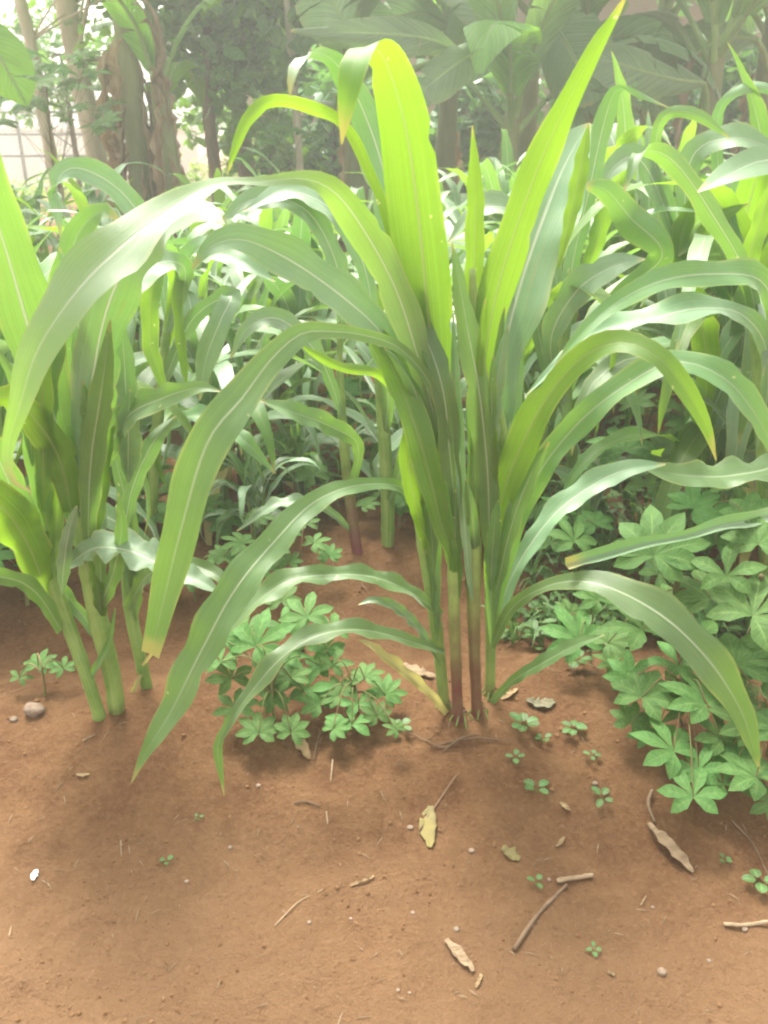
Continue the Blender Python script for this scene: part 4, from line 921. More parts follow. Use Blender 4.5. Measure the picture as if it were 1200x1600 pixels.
def stick(pix, w, label, mat='twig', name='twig', lift=.004, cat='twig', taper=.6):
    P = rest_pts(pix, lift); b = P[0]
    w = w * .75
    r = [w / 2 / F * depth(p) * (1 - (1 - taper) * i / (len(P) - 1)) for i, p in enumerate(P)]
    V, Fc, UV = tube(P, r, 7, max(10, 5 * len(P)))
    V = V + RNG.normal(0, r[0] * .12, V.shape)
    o = link(name, V, Fc, M[mat], None, UV, origin=b); o.location = tuple(b); tag(o, label, cat, 'dry twigs and straws on the path' if cat in ('twig', 'straw') else None)

def scrap(pix, W, label, mat='dry_leaf', name='dry_leaf', lift=.004, cat='dead leaf', fold=.3, wave=.15, seed=0):
    rng = random.Random(seed); P = rest_pts(pix, lift); b = P[0].copy()
    rows = np.column_stack([np.array(P) - (0, 0, .0025), [w * .86 / F * depth(p) for w, p in zip(W, P)]])
    A = catmull(rows, 16); C = A[:, :3]; Wd = np.maximum(A[:, 3], .001)
    T = nrm(np.gradient(C, axis=0)); Sd = nrm(np.cross(T, np.array([0, 0, 1.0])))
    V, Fc, UV = ribbon(C, Wd, Sd, fold, wave, 3, 3, rng); V[:, 2] += .002
    V = V + np.random.default_rng(seed).normal(0, .0006, V.shape)
    n0 = len(V); V2 = V - (0, 0, .0009)
    # a dead leaf has a thickness: close it with an under side
    q = 7; n = 16
    Fb = [tuple(i + n0 for i in reversed(f)) for f in Fc]
    rim = [(i * q, (i + 1) * q, (i + 1) * q + n0, i * q + n0) for i in range(n - 1)] + [((i + 1) * q + q - 1, i * q + q - 1, i * q + q - 1 + n0, (i + 1) * q + q - 1 + n0) for i in range(n - 1)]
    o = link(name, np.vstack([V, V2]), list(Fc) + Fb + rim, M[mat], None, np.vstack([UV, UV]), origin=b); o.location = tuple(b); tag(o, label, cat, 'dead leaf pieces lying on the soil')

stick([(903, 1376), (870, 1380), (926, 1371)][1:], 11, 'short thick pale straw piece lying level on the path', 'straw', 'straw', .005, 'straw', .9)
stick([(803, 1486), (840, 1432), (885, 1386)], 10, 'long brown stalk slanting up to the pale straw piece', 'twig', 'dry_stalk', .004, 'twig', .8)
stick([(1130, 1447), (1165, 1448), (1215, 1441)], 8, 'pale stick reaching in from the right edge of the path', 'straw', 'straw', .004, 'straw', .9)
stick([(1018, 1240), (1012, 1262), (1022, 1290)], 9, 'forked brown twig standing above the curled husk', 'twig', 'twig', .008)
stick([(655, 1300), (680, 1262), (712, 1214)], 4, 'thin grey stem of the yellowed leaf', 'twig', 'twig', .003)
stick([(1143, 1285), (1175, 1320), (1200, 1372)], 4, 'thin curved grass stem near the right edge', 'twig', 'twig', .004)
stick([(500, 1150), (495, 1170), (490, 1195)], 4, 'upright dead stem under the low cassava leaf', 'twig', 'twig', .01)
stick([(520, 1190), (517, 1224)], 4, 'short pale straw below the low cassava', 'straw', 'straw', .004, 'straw')
stick([(430, 1448), (465, 1412), (505, 1391)], 3, 'fine curved fibre in the middle of the path', 'straw', 'straw', .002, 'straw')
stick([(1001, 1416), (1010, 1402)], 4, 'tiny straw bit right of the pale straw piece', 'straw', 'straw', .003, 'straw')
stick([(460, 1256), (480, 1254), (500, 1262)], 4, 'half buried root in the dark hollow of the path', 'twig', 'twig', .002)
stick([(510, 1270), (512, 1290)], 3, 'tiny straw standing near the buried root', 'straw', 'straw', .003, 'straw')
stick([(15, 1465), (18, 1450)], 3, 'tiny straw at the far left of the path', 'straw', 'straw', .003, 'straw')
stick([(130, 1160), (148, 1150)], 4, 'short pale straw in front of the left stems', 'straw', 'straw', .003, 'straw')
stick([(189, 1315), (190, 1340)], 3, 'fine upright straw left of the path middle', 'straw', 'straw', .003, 'straw')
stick([(720, 1160), (690, 1170), (650, 1152), (620, 1142)], 3, 'thin reddish runner crossing the soil by the red stems', 'twig', 'twig', .004)
scrap([(673, 1262), (668, 1290), (672, 1326)], (10, 34, 8), 'small yellowed leaf lying on the path below the red stems', 'yellow_leaf', fold=.12, seed=1)
scrap([(785, 1326), (798, 1336), (812, 1345)], (12, 26, 12), 'square tan leaf scrap right of the yellowed leaf', 'yellow_leaf', fold=.1, seed=2)
scrap([(1012, 1290), (1030, 1318), (1055, 1345), (1082, 1366)], (8, 26, 32, 6), 'large curled brown husk in front of the cassava patch', 'husk', 'husk', (.006, .012, .01, .004), 'husk', .7, .1, 3)
scrap([(696, 1470), (718, 1496), (740, 1520)], (10, 22, 8), 'narrow pinkish brown husk lower down the path', 'husk', 'husk', .004, 'husk', .4, .1, 4)
scrap([(744, 1545), (752, 1525)], (6, 8), 'small dry flake beside the narrow husk', 'dry_leaf', seed=5)
scrap([(822, 1096), (845, 1104), (866, 1098)], (10, 28, 12), 'grey green rotting leaf on the bare soil behind', 'grey_leaf', fold=.3, seed=6)
scrap([(783, 1094), (795, 1088), (808, 1078)], (6, 12, 5), 'pale dry flake beside the rotting leaf', 'dry_leaf', seed=7)
scrap([(462, 1152), (472, 1170), (484, 1188)], (10, 22, 8), 'spotted tan dead leaf under the left cassava', 'dry_leaf', fold=.4, seed=8)
scrap([(630, 1040), (655, 1055), (680, 1060)], (8, 26, 6), 'brown dead leaf behind the red stems', 'husk', 'husk', .006, 'husk', .4, seed=9)
scrap([(548, 1386), (585, 1372), (596, 1370)][:2], (4, 6), 'faint straw flake in the path middle', 'dry_leaf', seed=10)
scrap([(876, 1256), (882, 1262), (890, 1268)], (4, 12, 4), 'small tan flake between the two front seedlings', 'dry_leaf', seed=11)
scrap([(869, 1325), (876, 1318), (882, 1310)], (4, 8, 3), 'little upright flake above the pale straw', 'dry_leaf', seed=12)
scrap([(1062, 1030), (1085, 1060), (1098, 1090)], (6, 18, 4), 'orange yellow dead leaf among the cassava', 'yellow_leaf', fold=.4, lift=.08, seed=13)
scrap([(960, 1040), (985, 1046), (1010, 1036)], (4, 14, 4), 'yellow flake behind the front cassava leaf', 'yellow_leaf', seed=14)
scrap([(950, 1520), (960, 1526)], (5, 7), 'tiny flake low on the right of the path', 'dry_leaf', seed=15)
scrap([(262, 1130), (272, 1122), (282, 1116)][:3], (4, 9, 3), 'pale flake before the left thin stem', 'dry_leaf', seed=16)
scrap([(120, 1212), (130, 1214), (140, 1211)], (4, 8, 3), 'small flat flake on the left soil', 'dry_leaf', seed=17)
scrap([(52, 1378), (55, 1368), (59, 1362)], (6, 14, 5), 'small bright white scrap on the left of the path', 'white_scrap', 'white_scrap', .004, 'scrap', .3, .1, 18)

def stone(px, py, w, h, label, mat='stone', seed=0, sink=.3):
    rng = np.random.default_rng(seed); b = G(px, py); r = w / 2 / F * depth(b)
    n1, n2 = 14, 9; V = []
    for i in range(n2):
        th = PI * i / (n2 - 1)
        for j in range(n1):
            a = 2 * PI * j / n1
            d = np.array([math.sin(th) * math.cos(a), math.sin(th) * math.sin(a), math.cos(th)])
            k = 1 + .38 * float(vnoise(d[0] * 1.6 + seed * 7 + 3, d[1] * 1.6 + d[2] * 2.1)) + .14 * float(vnoise(d[0] * 4 + 5, d[2] * 4 + d[1] * 3 + seed))
            V.append(d * r * k * (1, .85, h))
    Fc = [(i * n1 + j, (i + 1) * n1 + j, (i + 1) * n1 + (j + 1) % n1, i * n1 + (j + 1) % n1) for i in range(n2 - 1) for j in range(n1)]
    o = link('stone' if w > 20 else 'pebble', V, Fc, M[mat]); o.location = (b[0], b[1], b[2] + r * h * (1 - 2 * sink)); tag(o, label, 'stone', 'stones and pebbles on the soil')
stone(55, 1112, 32, .7, 'largest tan stone half buried at the left edge of the row', seed=1)
stone(22, 1126, 13, .7, 'pebble left of the largest tan stone', seed=2)
for i, (px, py, w, l) in enumerate([(1034, 1520, 16, 'yellowish pebble low on the right of the path'), (967 / 2 + 0, 1442, 8, 'white pebble near the path middle'), (641, 1294, 10, 'pale pebble left of the yellowed leaf'),
                                 (737, 1330, 10, 'pebble right of the yellowed leaf'), (713, 1453, 10, 'round pebble above the narrow husk'), (1164, 1453, 10, 'pale pebble beside the right stick'), (645, 1427, 8, 'tiny pale pebble left of the long stalk'),
                                 (404, 1228, 8, 'pebble on the path under the drooping blade'), (360, 1325, 8, 'pinkish pebble left of the fine fibre'), (1108, 1502, 8, 'pebble low near the right edge'), (622, 1548, 7, 'white speck of stone at the very bottom'),
                                 (548, 1436, 6, 'tiny pebble right of the white one'), (292, 1378, 8, 'pebble near the tiny grey-green sprout'), (930, 1225, 9, 'pebble behind the seedling by the cassava'), (640, 1552, 6, 'small stone beside the white speck'),
                                 (820, 970, 10, 'pebble on the far bare soil'), (858, 1375, 7, 'pebble at the near end of the pale straw'), (1020, 1418, 6, 'stone speck right of the straw bit')]):
    stone(px, py, w, .7, l, seed=10 + i)

def straw_stuff():
    rng = random.Random(9); parts = []
    for i in range(420):
        y = rng.uniform(.68, 4.0) if i > 90 else rng.uniform(.66, 1.3); x = rng.uniform(-1, 1) * (y * .5 + .1)
        a = rng.uniform(0, PI); l = rng.uniform(.004, .02) * (1 if y < 1.4 else 2.2); z = float(ground_z(x, y)) + .0015
        p = np.array([x, y, z]); d = np.array([math.cos(a), math.sin(a), rng.uniform(-.1, .3)]) * l
        q = p + d; q[2] = max(q[2], float(ground_z(q[0], q[1])) + .001)
        parts.append(tube([p, (p + q) / 2 + (0, 0, .001), q], [.0005, .0008, .0004], 4, None))
    V, Fc, UV = merge(parts); o = link('straw_bits', V, Fc, M['straw'], None, UV); tag(o, 'tiny bits of straw and plant fibre scattered over the red soil', 'straw', kind='stuff')
straw_stuff()

# low weeds and grass between rows further back
def weeds():
    rng = random.Random(31); parts = []
    for i in range(2600):
        y = 1.62 + 3.6 * rng.random() ** 1.5; x = rng.uniform(-.56, .56) * y
        if vnoise(x * 1.8 + 4, y * 1.8) < (.24 if y < 1.95 else .06 if y < 2.4 else -.12): continue
        z = float(ground_low(x, y)); base = np.array([x, y, z])
        if rng.random() < .45:
            for k in range(4):
                P, W, Sd = arch_leaf(base, rng.uniform(0, 6.28), R(rng.uniform(50, 85)), rng.uniform(.06, .2), rng.uniform(.004, .009), R(rng.uniform(30, 110)), rng, 5)
                parts.append(ribbon(P, W, Sd, .2, 0, 1, 1, rng))
        else:
            h = rng.uniform(.02, .09)
            for k in range(6):
                V, Fc, UV = round_leaf(rng.uniform(0, 6.28), .004, rng.uniform(.02, .04), rng.uniform(.012, .022), rng.uniform(0, .8), rng)
                parts.append((V[::1] + base + (rng.uniform(-.02, .02), rng.uniform(-.02, .02), h * rng.random()), Fc, UV))
    V, Fc, UV = merge(parts); o = link('weeds', V, Fc, M['seedling'], None, UV); tag(o, 'low green weeds and grass covering the soil between the back rows', 'weeds', kind='stuff')
weeds()

# ------------------------------------------------------------------ banana plants
def banana_blade(P, W, Sd, rng, tears=9, fold=.3, mat='banana', parent=None, origin=None, n=26):
    A = catmull(np.column_stack([P, W]), n); C, Wd = A[:, :3], np.maximum(A[:, 3], .004)
    T = nrm(np.gradient(C, axis=0))
    S1 = np.stack([np.interp(np.linspace(0, 1, n), np.linspace(0, 1, len(Sd)), np.asarray(Sd)[:, k]) for k in range(3)], 1)
    S1 = nrm(S1 - T * np.sum(S1 * T, axis=1, keepdims=True)); Nn = np.cross(T, S1)
    if np.mean(Nn[:, 2]) < 0: Nn = -Nn
    parts = []
    for sgn in (-1, 1):
        cuts = sorted(set([0, n - 1] + [rng.randint(4, n - 3) for _ in range(tears)]))
        for a, b in zip(cuts[:-1], cuts[1:]):
            if b <= a: continue
            fo = fold + rng.uniform(-.25, .15); drop = rng.uniform(-.04, .16); idx = list(range(a, b + 1)); k = len(idx)
            V, UV = [], []
            pull = 0 if (a == 0 or k < 2) else .06
            for t_, i in enumerate(idx):
                rel = (t_ / (k - 1) - .5) * 2 if k > 1 else 0
                for u in (0, .33, .67, 1):
                    w = Wd[i] / 2 * u
                    v = C[i] + S1[i] * sgn * w * math.cos(fo * u) + Nn[i] * (w * math.sin(fo) * (1 - 1.6 * u)) - np.array([0, 0, drop * u * u * Wd[i]]) - T[i] * rel * pull * u * Wd[i] * .5 + T[i] * u * Wd[i] * .12
                    V.append(v); UV.append((.5 + sgn * u / 2, i / (n - 1)))
            Fc = [(r_ * 4 + c_, r_ * 4 + c_ + 1, (r_ + 1) * 4 + c_ + 1, (r_ + 1) * 4 + c_) for r_ in range(k - 1) for c_ in range(3)]
            parts.append((np.array(V), Fc, np.array(UV)))
    V, Fc, UV = merge(parts)
    lf = link('leaf', V, Fc, M[mat], parent, UV, origin=origin)
    V, Fc, UV = tube(C - Nn * .006, np.linspace(.016, .004, n), 6, None); link('midrib', V, Fc, M['pet_banana'], lf, UV, origin=origin)
    return lf

def banana(x, y, h, nleaf, seed, label, leafscale=1.0, dry=0, bright=.1, crown_only=None, name='banana_plant'):
    rng = random.Random(seed); b = np.array([x, y, float(ground_low(x, y))])
    t = thing(name, b, label, 'banana plant', 'banana plants behind the field')
    lean = np.array([rng.uniform(-.08, .08), rng.uniform(-.05, .05), 0])
    P = [b + lean * q + np.array([0, 0, h * q]) for q in np.linspace(0, 1, 6)]
    V, Fc, UV = tube(P, [.10, .095, .085, .075, .065, .05], 12, 24); ps = link('pseudostem', V, Fc, M['pseudostem'], t, UV, origin=b)
    top = P[-1]
    for k in range(nleaf):
        az = k * 2.4 + rng.uniform(-.4, .4) + seed
        L_ = rng.uniform(1.1, 1.65) * leafscale; el = R(rng.uniform(45, 80)); dr = R(rng.uniform(85, 165)) * (0.6 + .5 * (1 - k / nleaf))
        n = 9; pts = [top + np.array([0, 0, -.2 + .25 * k / nleaf])]; a = az
        pet = .32 * leafscale
        for i in range(3): pts.append(pts[-1] + pet / 3 * np.array([math.cos(a) * math.cos(el), math.sin(a) * math.cos(el), math.sin(el)]))
        V, Fc, UV = tube(pts, [.03, .024, .02, .017], 6, 9); pt = link('petiole', V, Fc, M['pet_banana'], ps, UV, origin=b)
        Q = [pts[-1]]
        for i in range(n - 1):
            e = el - dr * (i / (n - 2)) ** 1.2; a += rng.uniform(-.06, .06)
            Q.append(Q[-1] + L_ / (n - 1) * np.array([math.cos(a) * math.cos(e), math.sin(a) * math.cos(e), math.sin(e)]))
        vv = np.linspace(0, 1, n); W = rng.uniform(.36, .5) * leafscale * np.clip(np.sin(np.clip(vv ** .8, .05, 1) * PI * .93 + .12), .06, 1)
        sd = [np.array([-math.sin(a), math.cos(a), rng.uniform(-.15, .15)])] * 3
        lf = banana_blade(np.array(Q), W, sd, rng, rng.randint(3, 10), rng.uniform(.15, .45), 'banana_bright' if rng.random() < bright else 'banana', t, b)
    for k in range(dry):
        a = rng.uniform(0, 6.28); z0 = h * rng.uniform(.45, 1.0); r = .09; c = np.array([math.cos(a), math.sin(a), 0])
        L_ = min(rng.uniform(.5, 1.25), z0 - .05); n = 8; Q = [b + c * r * .8 + (0, 0, z0)]
        for i in range(n - 1):
            e = R(0) - R(88) * min(1, (i + .8) / 1.6); Q.append(Q[-1] + L_ / (n - 1) * (c * math.cos(e) * .7 + np.array([rng.uniform(-.12, .12), rng.uniform(-.12, .12), math.sin(e)])))
        W = np.array([.03, .07, .11, .13, .12, .10, .07, .02]) * rng.uniform(.5, 1.3)
        sd = np.tile(np.array([-math.sin(a + rng.uniform(-.7, .7)), math.cos(a), 0]), (n, 1))
        A = catmull(np.column_stack([Q, W]), 16)
        S2 = np.tile(sd[0], (16, 1)) + RNG.normal(0, .25, (16, 3))
        V, Fc, UV = ribbon(A[:, :3], np.maximum(A[:, 3], .004), S2, rng.uniform(.3, 1.1), .35, 5, 2, rng, .6)
        link('dead_leaf', V, Fc, M['dry_banana'], ps, UV, origin=b)
    return t, ps, b

def X(px, Y, py=200): return float(at(px, py, Y)[0])
banana(X(218, 6.0), 6.0, 1.75, 8, 3, 'banana plant thickly hung with brown dead leaves, left of the glossy-leaved tree', 1.0, dry=46, bright=.6)
banana(X(262, 5.9), 5.9, 1.25, 3, 8, 'slim banana sucker just right of the dead-leaved banana', .6, dry=4, bright=.8)
BNL = banana(X(-70, 5.2), 5.2, 1.75, 7, 11, 'banana plant whose bright leaf pokes in at the upper left edge', 1.0, bright=.9)
bn = [(560, 6.8, 1.6, 8, 21, 'banana plant behind the folded top of the tall middle blade'), (690, 7.4, 1.75, 9, 22, 'banana plant at the back above the middle clump'), (785, 6.3, 1.15, 8, 23, 'low banana plant with fanned pale leaf stalks right of the tall middle blade'),
      (820, 7.6, 2.0, 8, 24, 'tall banana plant behind the one with fanned leaf stalks'), (905, 6.6, 1.6, 8, 25, 'banana plant with the broad hanging leaf crossed by the long upright maize blade'), (1010, 7.8, 1.9, 8, 26, 'banana plant in front of the pink wall'),
      (1100, 6.2, 1.5, 8, 27, 'banana plant with a pale stem near the upper right corner'), (1190, 7.0, 1.8, 9, 28, 'banana plant at the right edge of the grove'), (1290, 6.0, 1.7, 8, 29, 'banana plant standing just past the right edge')]
BN = {}
for px, Y, h, nl, sd_, lab in bn: BN[px] = banana(X(px, Y), Y, h, nl, sd_, lab, 1.0, dry=2)

def hero_banana_leaf(key, pts, mat='banana', fold=.25, tears=3, seed=0):
    t, ps, b = BN[key]; rng = random.Random(seed)
    P = [at(p[0], p[1], p[2]) for p in pts]; W = [p[3] / F * depth(q) for p, q in zip(pts, P)]
    P = np.array(P); T = nrm(np.gradient(P, axis=0)); sd = nrm(np.cross(T, nrm(CAMP - P)))
    for i in range(1, len(sd)):
        if sd[i] @ sd[i - 1] < 0: sd[i] *= -1
    sd = sd + np.array([0, .35, .1])
    lf = banana_blade(P, np.array(W), sd, rng, tears, fold, mat, t, b)
    st = b + np.array([0, 0, (P[0][2] - b[2]) - .25]); st[2] = min(st[2], ps.get('h', 9))
    V, Fc, UV = tube([st, (st + P[0]) / 2 + (0, 0, .05), P[0]], [.03, .024, .016], 6, 10); link('petiole', V, Fc, M['pet_banana'], ps, UV, origin=b)
BN['l'] = BNL
hero_banana_leaf('l', [(-80, 20, 4.9, 10), (-45, 35, 4.85, 60), (-8, 78, 4.8, 96), (20, 125, 4.8, 70), (42, 165, 4.8, 6)], 'banana_bright', seed=31)
hero_banana_leaf(905, [(842, 10, 6.3, 40), (868, 40, 6.2, 100), (895, 85, 6.1, 118), (912, 125, 6.05, 100), (918, 165, 6.0, 10)], seed=1)
hero_banana_leaf(820, [(725, -60, 6.9, 60), (738, -20, 6.8, 120), (750, 20, 6.7, 120), (762, 55, 6.7, 70), (770, 78, 6.7, 8)], seed=2)
hero_banana_leaf(785, [(788, 55, 6.0, 20), (755, 75, 5.9, 46), (715, 98, 5.8, 60), (675, 130, 5.75, 56), (640, 158, 5.7, 8)], 'banana', seed=3)
hero_banana_leaf(560, [(720, 85, 5.9, 10), (680, 65, 5.8, 40), (630, 55, 5.7, 52), (570, 52, 5.7, 46), (455, 48, 5.7, 6)], seed=4)
hero_banana_leaf(560, [(560, 60, 6.0, 20), (540, 40, 5.9, 80), (520, 0, 5.9, 110), (500, -50, 5.9, 90), (480, -90, 5.9, 8)], seed=5)
hero_banana_leaf(905, [(860, 50, 6.6, 10), (920, 62, 6.5, 56), (980, 55, 6.4, 70), (1030, 62, 6.3, 50), (1060, 90, 6.2, 6)], seed=6)
hero_banana_leaf(1100, [(1100, 130, 6.0, 10), (1060, 125, 5.9, 50), (1000, 110, 5.8, 80), (950, 95, 5.8, 60), (900, 100, 5.8, 8)], seed=7)
hero_banana_leaf(1010, [(1000, 170, 6.6, 10), (960, 150, 6.4, 60), (930, 150, 6.3, 70), (890, 180, 6.2, 70), (870, 240, 6.1, 8)], seed=8)
hero_banana_leaf(1190, [(1180, 60, 6.6, 12), (1130, 60, 6.5, 80), (1080, 90, 6.4, 90), (1040, 130, 6.3, 70), (1010, 180, 6.2, 8)], seed=9)
hero_banana_leaf(690, [(700, 40, 7.0, 20), (660, 20, 6.9, 70), (610, 30, 6.8, 80), (570, 70, 6.7, 60), (540, 120, 6.7, 8)], seed=10)

# ------------------------------------------------------------------ trees and shrubs behind
def leafcloud(centres, rad, count, size, rng, flat=.5):
    """many small bent leaves grouped round twig ends -> one mesh"""
    cs = np.array(centres); idx = rng.integers(0, len(cs), count)
    d = rng.normal(0, 1, (count, 3)); d = d / np.linalg.norm(d, axis=1, keepdims=True) * (rng.random((count, 1)) ** .5) * rad * (.6 + .8 * rng.random((len(cs), 1)))[idx]
    c = cs[idx] + d
    a = rng.random(count) * 2 * PI; el = rng.normal(-.5, .5, count)
    T = np.stack([np.cos(a) * np.cos(el), np.sin(a) * np.cos(el), np.sin(el)], 1)
    Sd = nrm(np.cross(T, np.tile([0, 0, 1.0], (count, 1)) + rng.normal(0, .45, (count, 3)))); Nn = np.cross(T, Sd)
    s = size * (.6 + .8 * rng.random((count, 1)))
    rows = [(0, 0, 0), (.3, .26, .05), (.3, -.26, .05), (.7, .22, .0), (.7, -.22, .0), (1, 0, -.12), (.32, 0, -.02), (.7, 0, -.06)]
    V = np.stack([c + (T * t_ + Sd * w_ + Nn * z_) * s for t_, w_, z_ in rows], 1).reshape(-1, 3)
    UV = np.tile(np.array([(.5 + w_ / .6, t_) for t_, w_, z_ in rows]), (count, 1))
    tri = [(0, 6, 1), (0, 2, 6), (1, 6, 7, 3), (6, 2, 4, 7), (3, 7, 5), (7, 4, 5)]
    Fc = [tuple(i * 8 + k for k in f) for i in range(count) for f in tri]
    return V, Fc, UV

def tree(base, path, rad, crown, count, leafsize, mat, bark, label, cat='tree', rs=0, crad=.28, group=None, single=0, name='tree'):
    rng = np.random.default_rng(rs); b = np.array(base, float)
    t = thing(name, b, label, cat, group)
    V, Fc, UV = tube([b + np.array(p) for p in path], rad, 12, 30)
    V = V + RNG.normal(0, .004, V.shape); tr = link('trunk', V, Fc, M[bark], t, UV, origin=b)
    tips = []
    for i in range(len(crown)):
        e = b + np.array(crown[i]); k = int(rng.integers(max(1, len(path) // 2), len(path))); s_ = b + np.array(path[k])
        m_ = (s_ + e) / 2 + rng.normal(0, .07, 3); rr = max(.008, min(rad) * .6)
        V, Fc, UV = tube([s_, m_, e], [rr * .7, rr * .4, .003], 6, 10); link('branch', V, Fc, M[bark], t, UV, origin=b)
        for _ in range(7): tips.append(e + rng.normal(0, crad, 3))
        tips.append(m_)
    V, Fc, UV = leafcloud(tips, crad * .75, count, leafsize, rng)
    link('crown', V, Fc, M[mat], t, UV, origin=b)['kind'] = 'stuff'
    if single:
        tips = [p for p in tips if at_vis(p)]
        base_me = [mesh_of('leaf', leafcloud([(0, 0, 0)], .0001, 1, leafsize * 1.5, np.random.default_rng(70 + q)), M[mat]) for q in range(10)]
        for i in range(single):
            p = tips[int(rng.integers(0, len(tips)))] + rng.normal(0, crad * .45, 3) - np.array([0, .15, 0])
            o = bpy.data.objects.new('leaf', base_me[i % 10]); COL.objects.link(o); o.parent = t; o.location = tuple(p - b); o.rotation_euler = (rng.normal(0, .4), rng.normal(0, .4), rng.random() * 6.28)
    return t

def at_vis(p):
    px, py = px_of(*p); return -30 < px < 1230 and -30 < py < 330

def blob(cx, cy, cz, rx, ry, rz, n, rng):
    out = []
    while len(out) < n:
        p = np.array([rng.uniform(-1, 1) for _ in range(3)])
        if p @ p < 1: out.append((cx + p[0] * rx, cy + p[1] * ry, cz + p[2] * rz))
    return out
rr = random.Random(77)
x0 = X(80, 6.8); tree((x0, 6.8, 0), [(0, 0, 0), (-.03, 0, .8), (-.06, 0, 1.6), (-.15, 0, 2.4), (-.2, 0, 3.3)], [.05, .045, .042, .036, .02], blob(.9, .1, 2.45, .7, .6, .55, 10, rr), 900, .09, 'bush', 'bark', 'slim leaning pale tree near the upper left corner', rs=1)
x0 = X(150, 7.0); tree((x0, 7.0, 0), [(0, 0, 0), (-.02, 0, .8), (-.08, 0, 1.5), (-.12, 0, 2.3), (-.1, 0, 3.2)], [.09, .078, .074, .07, .05], blob(.45, .2, 2.3, .7, .6, .6, 12, rr), 1200, .10, 'bush', 'bark', 'thick pale-barked tree beside the dead-leaved banana', rs=2)
x0 = X(378, 7.2); tree((x0, 7.2, 0), [(0, 0, 0), (.02, 0, .7), (-.02, 0, 1.4), (.03, 0, 2.1), (0, 0, 2.9)], [.07, .065, .06, .05, .03], blob(0, -.1, 1.9, .8, .35, .55, 22, rr), 900, .12, 'tree', 'bark_dark', 'glossy-leaved tree with dense dark crown between banana plants', rs=3, crad=.2, single=280)
x0 = X(328, 7.0); tree((x0, 7.0, 0), [(0, 0, 0), (.02, 0, .6), (0, 0, 1.2), (.05, 0, 1.9)], [.05, .046, .04, .02], blob(.1, 0, 1.75, .45, .4, .4, 10, rr), 700, .12, 'tree', 'bark_dark', 'smaller dark tree just left of the glossy-leaved tree', rs=4, crad=.18)
x0 = X(468, 6.7); tree((x0, 6.7, 0), [(0, 0, 0), (.0, 0, .6), (-.02, 0, 1.2), (-.06, 0, 2.0), (-.06, 0, 2.8)], [.028, .026, .024, .02, .012], blob(0, .1, 2.5, .6, .5, .5, 10, rr), 1500, .08, 'bush', 'bark', 'thin bare-stemmed tree left of the folded maize top', rs=5)
# shrubs: foliage reaching the ground
def shrub(px, Y, zc, rx, rz, count, size, mat, label, rs, ry=.5):
    b = (X(px, Y), Y, 0); r_ = random.Random(rs)
    return tree(b, [(0, 0, 0), (.02, 0, zc * .5), (0, 0, zc)], [.03, .025, .015], blob(0, 0, zc, rx, ry, rz, 14, r_), count, size, mat, 'bark_dark', label, 'shrub', rs, .2, 'shrubs behind the field', name='shrub')
shrub(420, 8.4, .9, .9, .6, 1500, .11, 'bush', 'shrub filling the space under the glossy-leaved tree', 11)
shrub(520, 8.6, 1.1, .7, .7, 1300, .12, 'tree', 'dark shrub behind the thin bare-stemmed tree', 12)
shrub(620, 9.0, 1.0, .9, .8, 1400, .13, 'tree', 'dark shrub behind the banana plants left of the tall blade', 13)
shrub(740, 9.2, 1.1, .9, .8, 1500, .13, 'tree', 'dark shrub behind the low banana plant', 15)
shrub(880, 9.0, .8, .8, .6, 1200, .13, 'tree', 'dark low shrub in front of the pink wall', 16)
shrub(1120, 9.0, 1.2, 1.0, .9, 1700, .13, 'tree', 'dark shrub behind the right hand banana plants', 17)
shrub(1230, 8.6, 1.1, .8, .9, 1200, .13, 'tree', 'dark shrub at the right edge behind the grove', 18)
shrub(110, 9.5, 1.7, .9, .5, 1400, .09, 'bush', 'loose shrub between the pale trunks', 19)
shrub(30, 12.5, .25, 1.6, .35, 2200, .07, 'hedge', 'bright yellow-green hedge bush at the far left before the white wall', 20, .4)
shrub(300, 12.5, .3, 1.6, .35, 2400, .07, 'hedge', 'bright yellow-green hedge bush far behind the dead-leaved banana', 21, .4)
shrub(500, 12.0, .5, 1.2, .4, 1600, .07, 'hedge', 'bright hedge bush glimpsed behind the thin bare trunk', 22, .4)
# tall cassava in front of the pale trunks
lv = []
rq = random.Random(88)
b = np.array([X(70, 5.6), 5.6, 0.0])
for i in range(34):
    p = at(rq.uniform(-30, 165), rq.uniform(85, 205), 5.6 + rq.uniform(-.35, .3)); lv.append((p, rq.uniform(.2, .34), -PI / 2 + rq.uniform(-1.2, 1.2)))
cassava('cassava_bush', b, b + np.array([.05, 0, 1.35]), lv, 'tall light green cassava bush hiding the lower part of the pale trunks', rs=90)
lv = []
b = np.array([X(440, 6.3), 6.3, 0.0])
for i in range(16):
    p = at(rq.uniform(350, 500), rq.uniform(190, 265), 6.3 + rq.uniform(-.25, .25)); lv.append((p, rq.uniform(.16, .26), -PI / 2 + rq.uniform(-1.2, 1.2)))
cassava('cassava_bush', b, b + np.array([.05, 0, .8]), lv, 'dark cassava bush below the glossy-leaved tree at the field edge', rs=91)

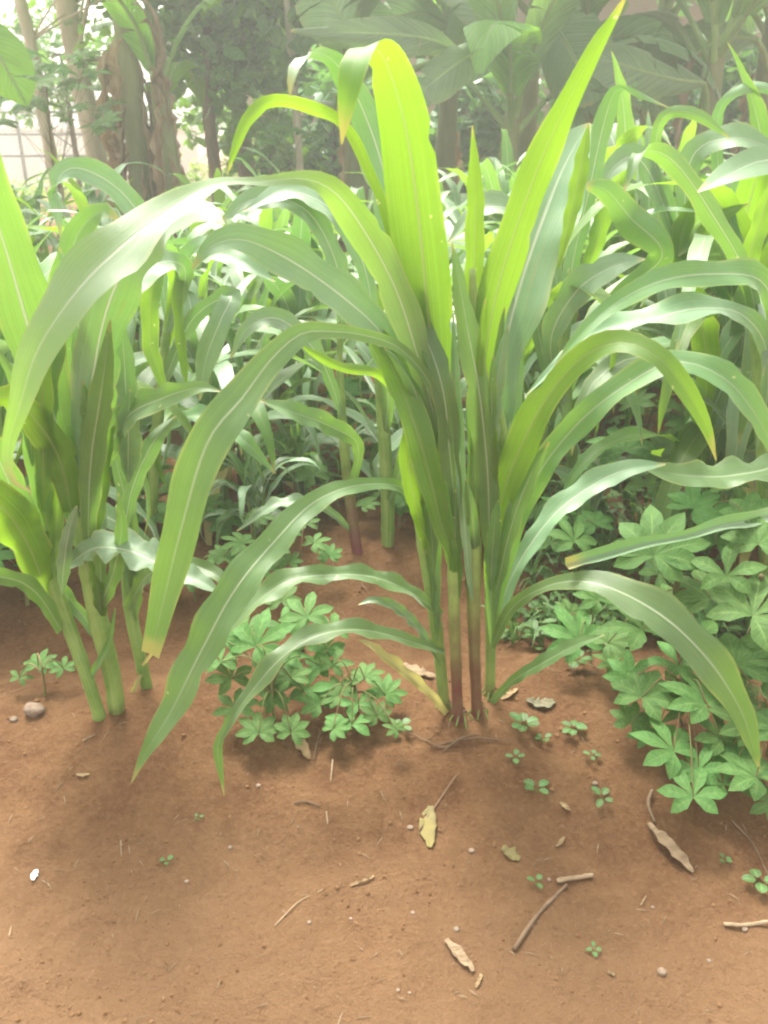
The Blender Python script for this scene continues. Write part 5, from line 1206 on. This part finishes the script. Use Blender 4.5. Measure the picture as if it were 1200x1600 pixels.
# ------------------------------------------------------------------ buildings behind
def box(x0, x1, y0, y1, z0, z1):
    V = np.array([(x, y, z) for z in (z0, z1) for y in (y0, y1) for x in (x0, x1)], float)
    Fc = [(0, 2, 3, 1), (4, 5, 7, 6), (0, 1, 5, 4), (2, 6, 7, 3), (0, 4, 6, 2), (1, 3, 7, 5)]
    return V, Fc, np.zeros((8, 2))
def addbox(name, mat, parent, origin, *a):
    V, Fc, UV = box(*a); return link(name, V, Fc, M[mat], parent, None, False, origin)
hb = np.array([3.0, 11.0, 0.0])
house = thing('house', hb, 'pink plastered house glimpsed through the banana leaves on the right', 'house')
addbox('wall', 'wall_pink', house, hb, -1.6, 2.15, 11, 11.2, -.1, 2.7)
addbox('wall', 'wall_pink', house, hb, 3.15, 8.5, 11, 11.2, -.1, 2.7)
addbox('wall', 'wall_pink', house, hb, 2.15, 3.15, 11, 11.2, 2.1, 2.7)
addbox('wall', 'wall_pink', house, hb, -1.6, -1.4, 11.2, 16, -.1, 2.7)
addbox('wall', 'wall_pink', house, hb, 8.3, 8.5, 11.2, 16, -.1, 2.7)
addbox('wall', 'wall_pink', house, hb, -1.4, 8.3, 15.8, 16, -.1, 2.7)
addbox('door', 'dark_wood', house, hb, 2.16, 3.14, 11.08, 11.13, -.05, 2.09)  # added dark panel in place of the brown shade between the bananas
wf = addbox('window', 'dark_wood', house, hb, 4.5, 5.5, 10.97, 11.0, 1.0, 2.0)
rf = []
xs = np.arange(-2.3, 9.3, .04)
V = []; Fc = []
for i, x in enumerate(xs):
    zc = .02 * math.sin(x * 2 * PI / .16)
    V += [(x, 10.1, 2.55 + zc), (x, 13.5, 3.7 + zc), (x, 16.8, 2.55 + zc)]
for i in range(len(xs) - 1):
    a = i * 3; Fc += [(a, a + 3, a + 4, a + 1), (a + 1, a + 4, a + 5, a + 2)]
link('roof', V, Fc, M['roof'], house, None, True, hb)
wb = np.array([-8.5, 17.0, 0.0])
wh = thing('boundary_wall', wb, 'low white boundary wall far off at the left edge', 'wall')
addbox('wall', 'wall_white', wh, wb, -14, -3.4, 17, 17.2, -.1, 1.0)
addbox('coping', 'wall_white', wh, wb, -14.1, -3.3, 16.95, 17.25, 1.0, 1.06)
rl = thing('metal_railing', (-7, 15.5, 0), 'dark metal railing in front of the low white wall', 'railing')
for z in (.62, .95, 1.28):
    V, Fc, UV = tube([(-11, 15.5, z), (-4.8, 15.5, z)], .025, 8); link('rail', V, Fc, M['rail'], rl, UV, origin=(-7, 15.5, 0))
for x in np.arange(-10.8, -4.7, 1.2):
    V, Fc, UV = tube([(x, 15.5, -.02), (x, 15.5, 1.3)], .03, 8); link('post', V, Fc, M['rail'], rl, UV, origin=(-7, 15.5, 0))

# ------------------------------------------------------------------ haze volume, added in place of veiling lens glare
if HAZE > 0:
    V, Fc, UV = box(-40, 40, -6, 45, -1.3, 5.6)
    m, nt, N, L = new_mat('haze'); o_ = N.new('ShaderNodeOutputMaterial')
    pv = N.new('ShaderNodeVolumePrincipled'); pv.inputs['Color'].default_value = (.95, .97, .95, 1); pv.inputs['Density'].default_value = HAZE; pv.inputs['Anisotropy'].default_value = .35
    L.new(pv.outputs[0], o_.inputs['Volume'])
    hz = link('haze', V, Fc, m, None, None, False); hz['kind'] = 'stuff'; hz['label'] = 'thin bright haze in the humid air over the whole field'; hz['category'] = 'haze'
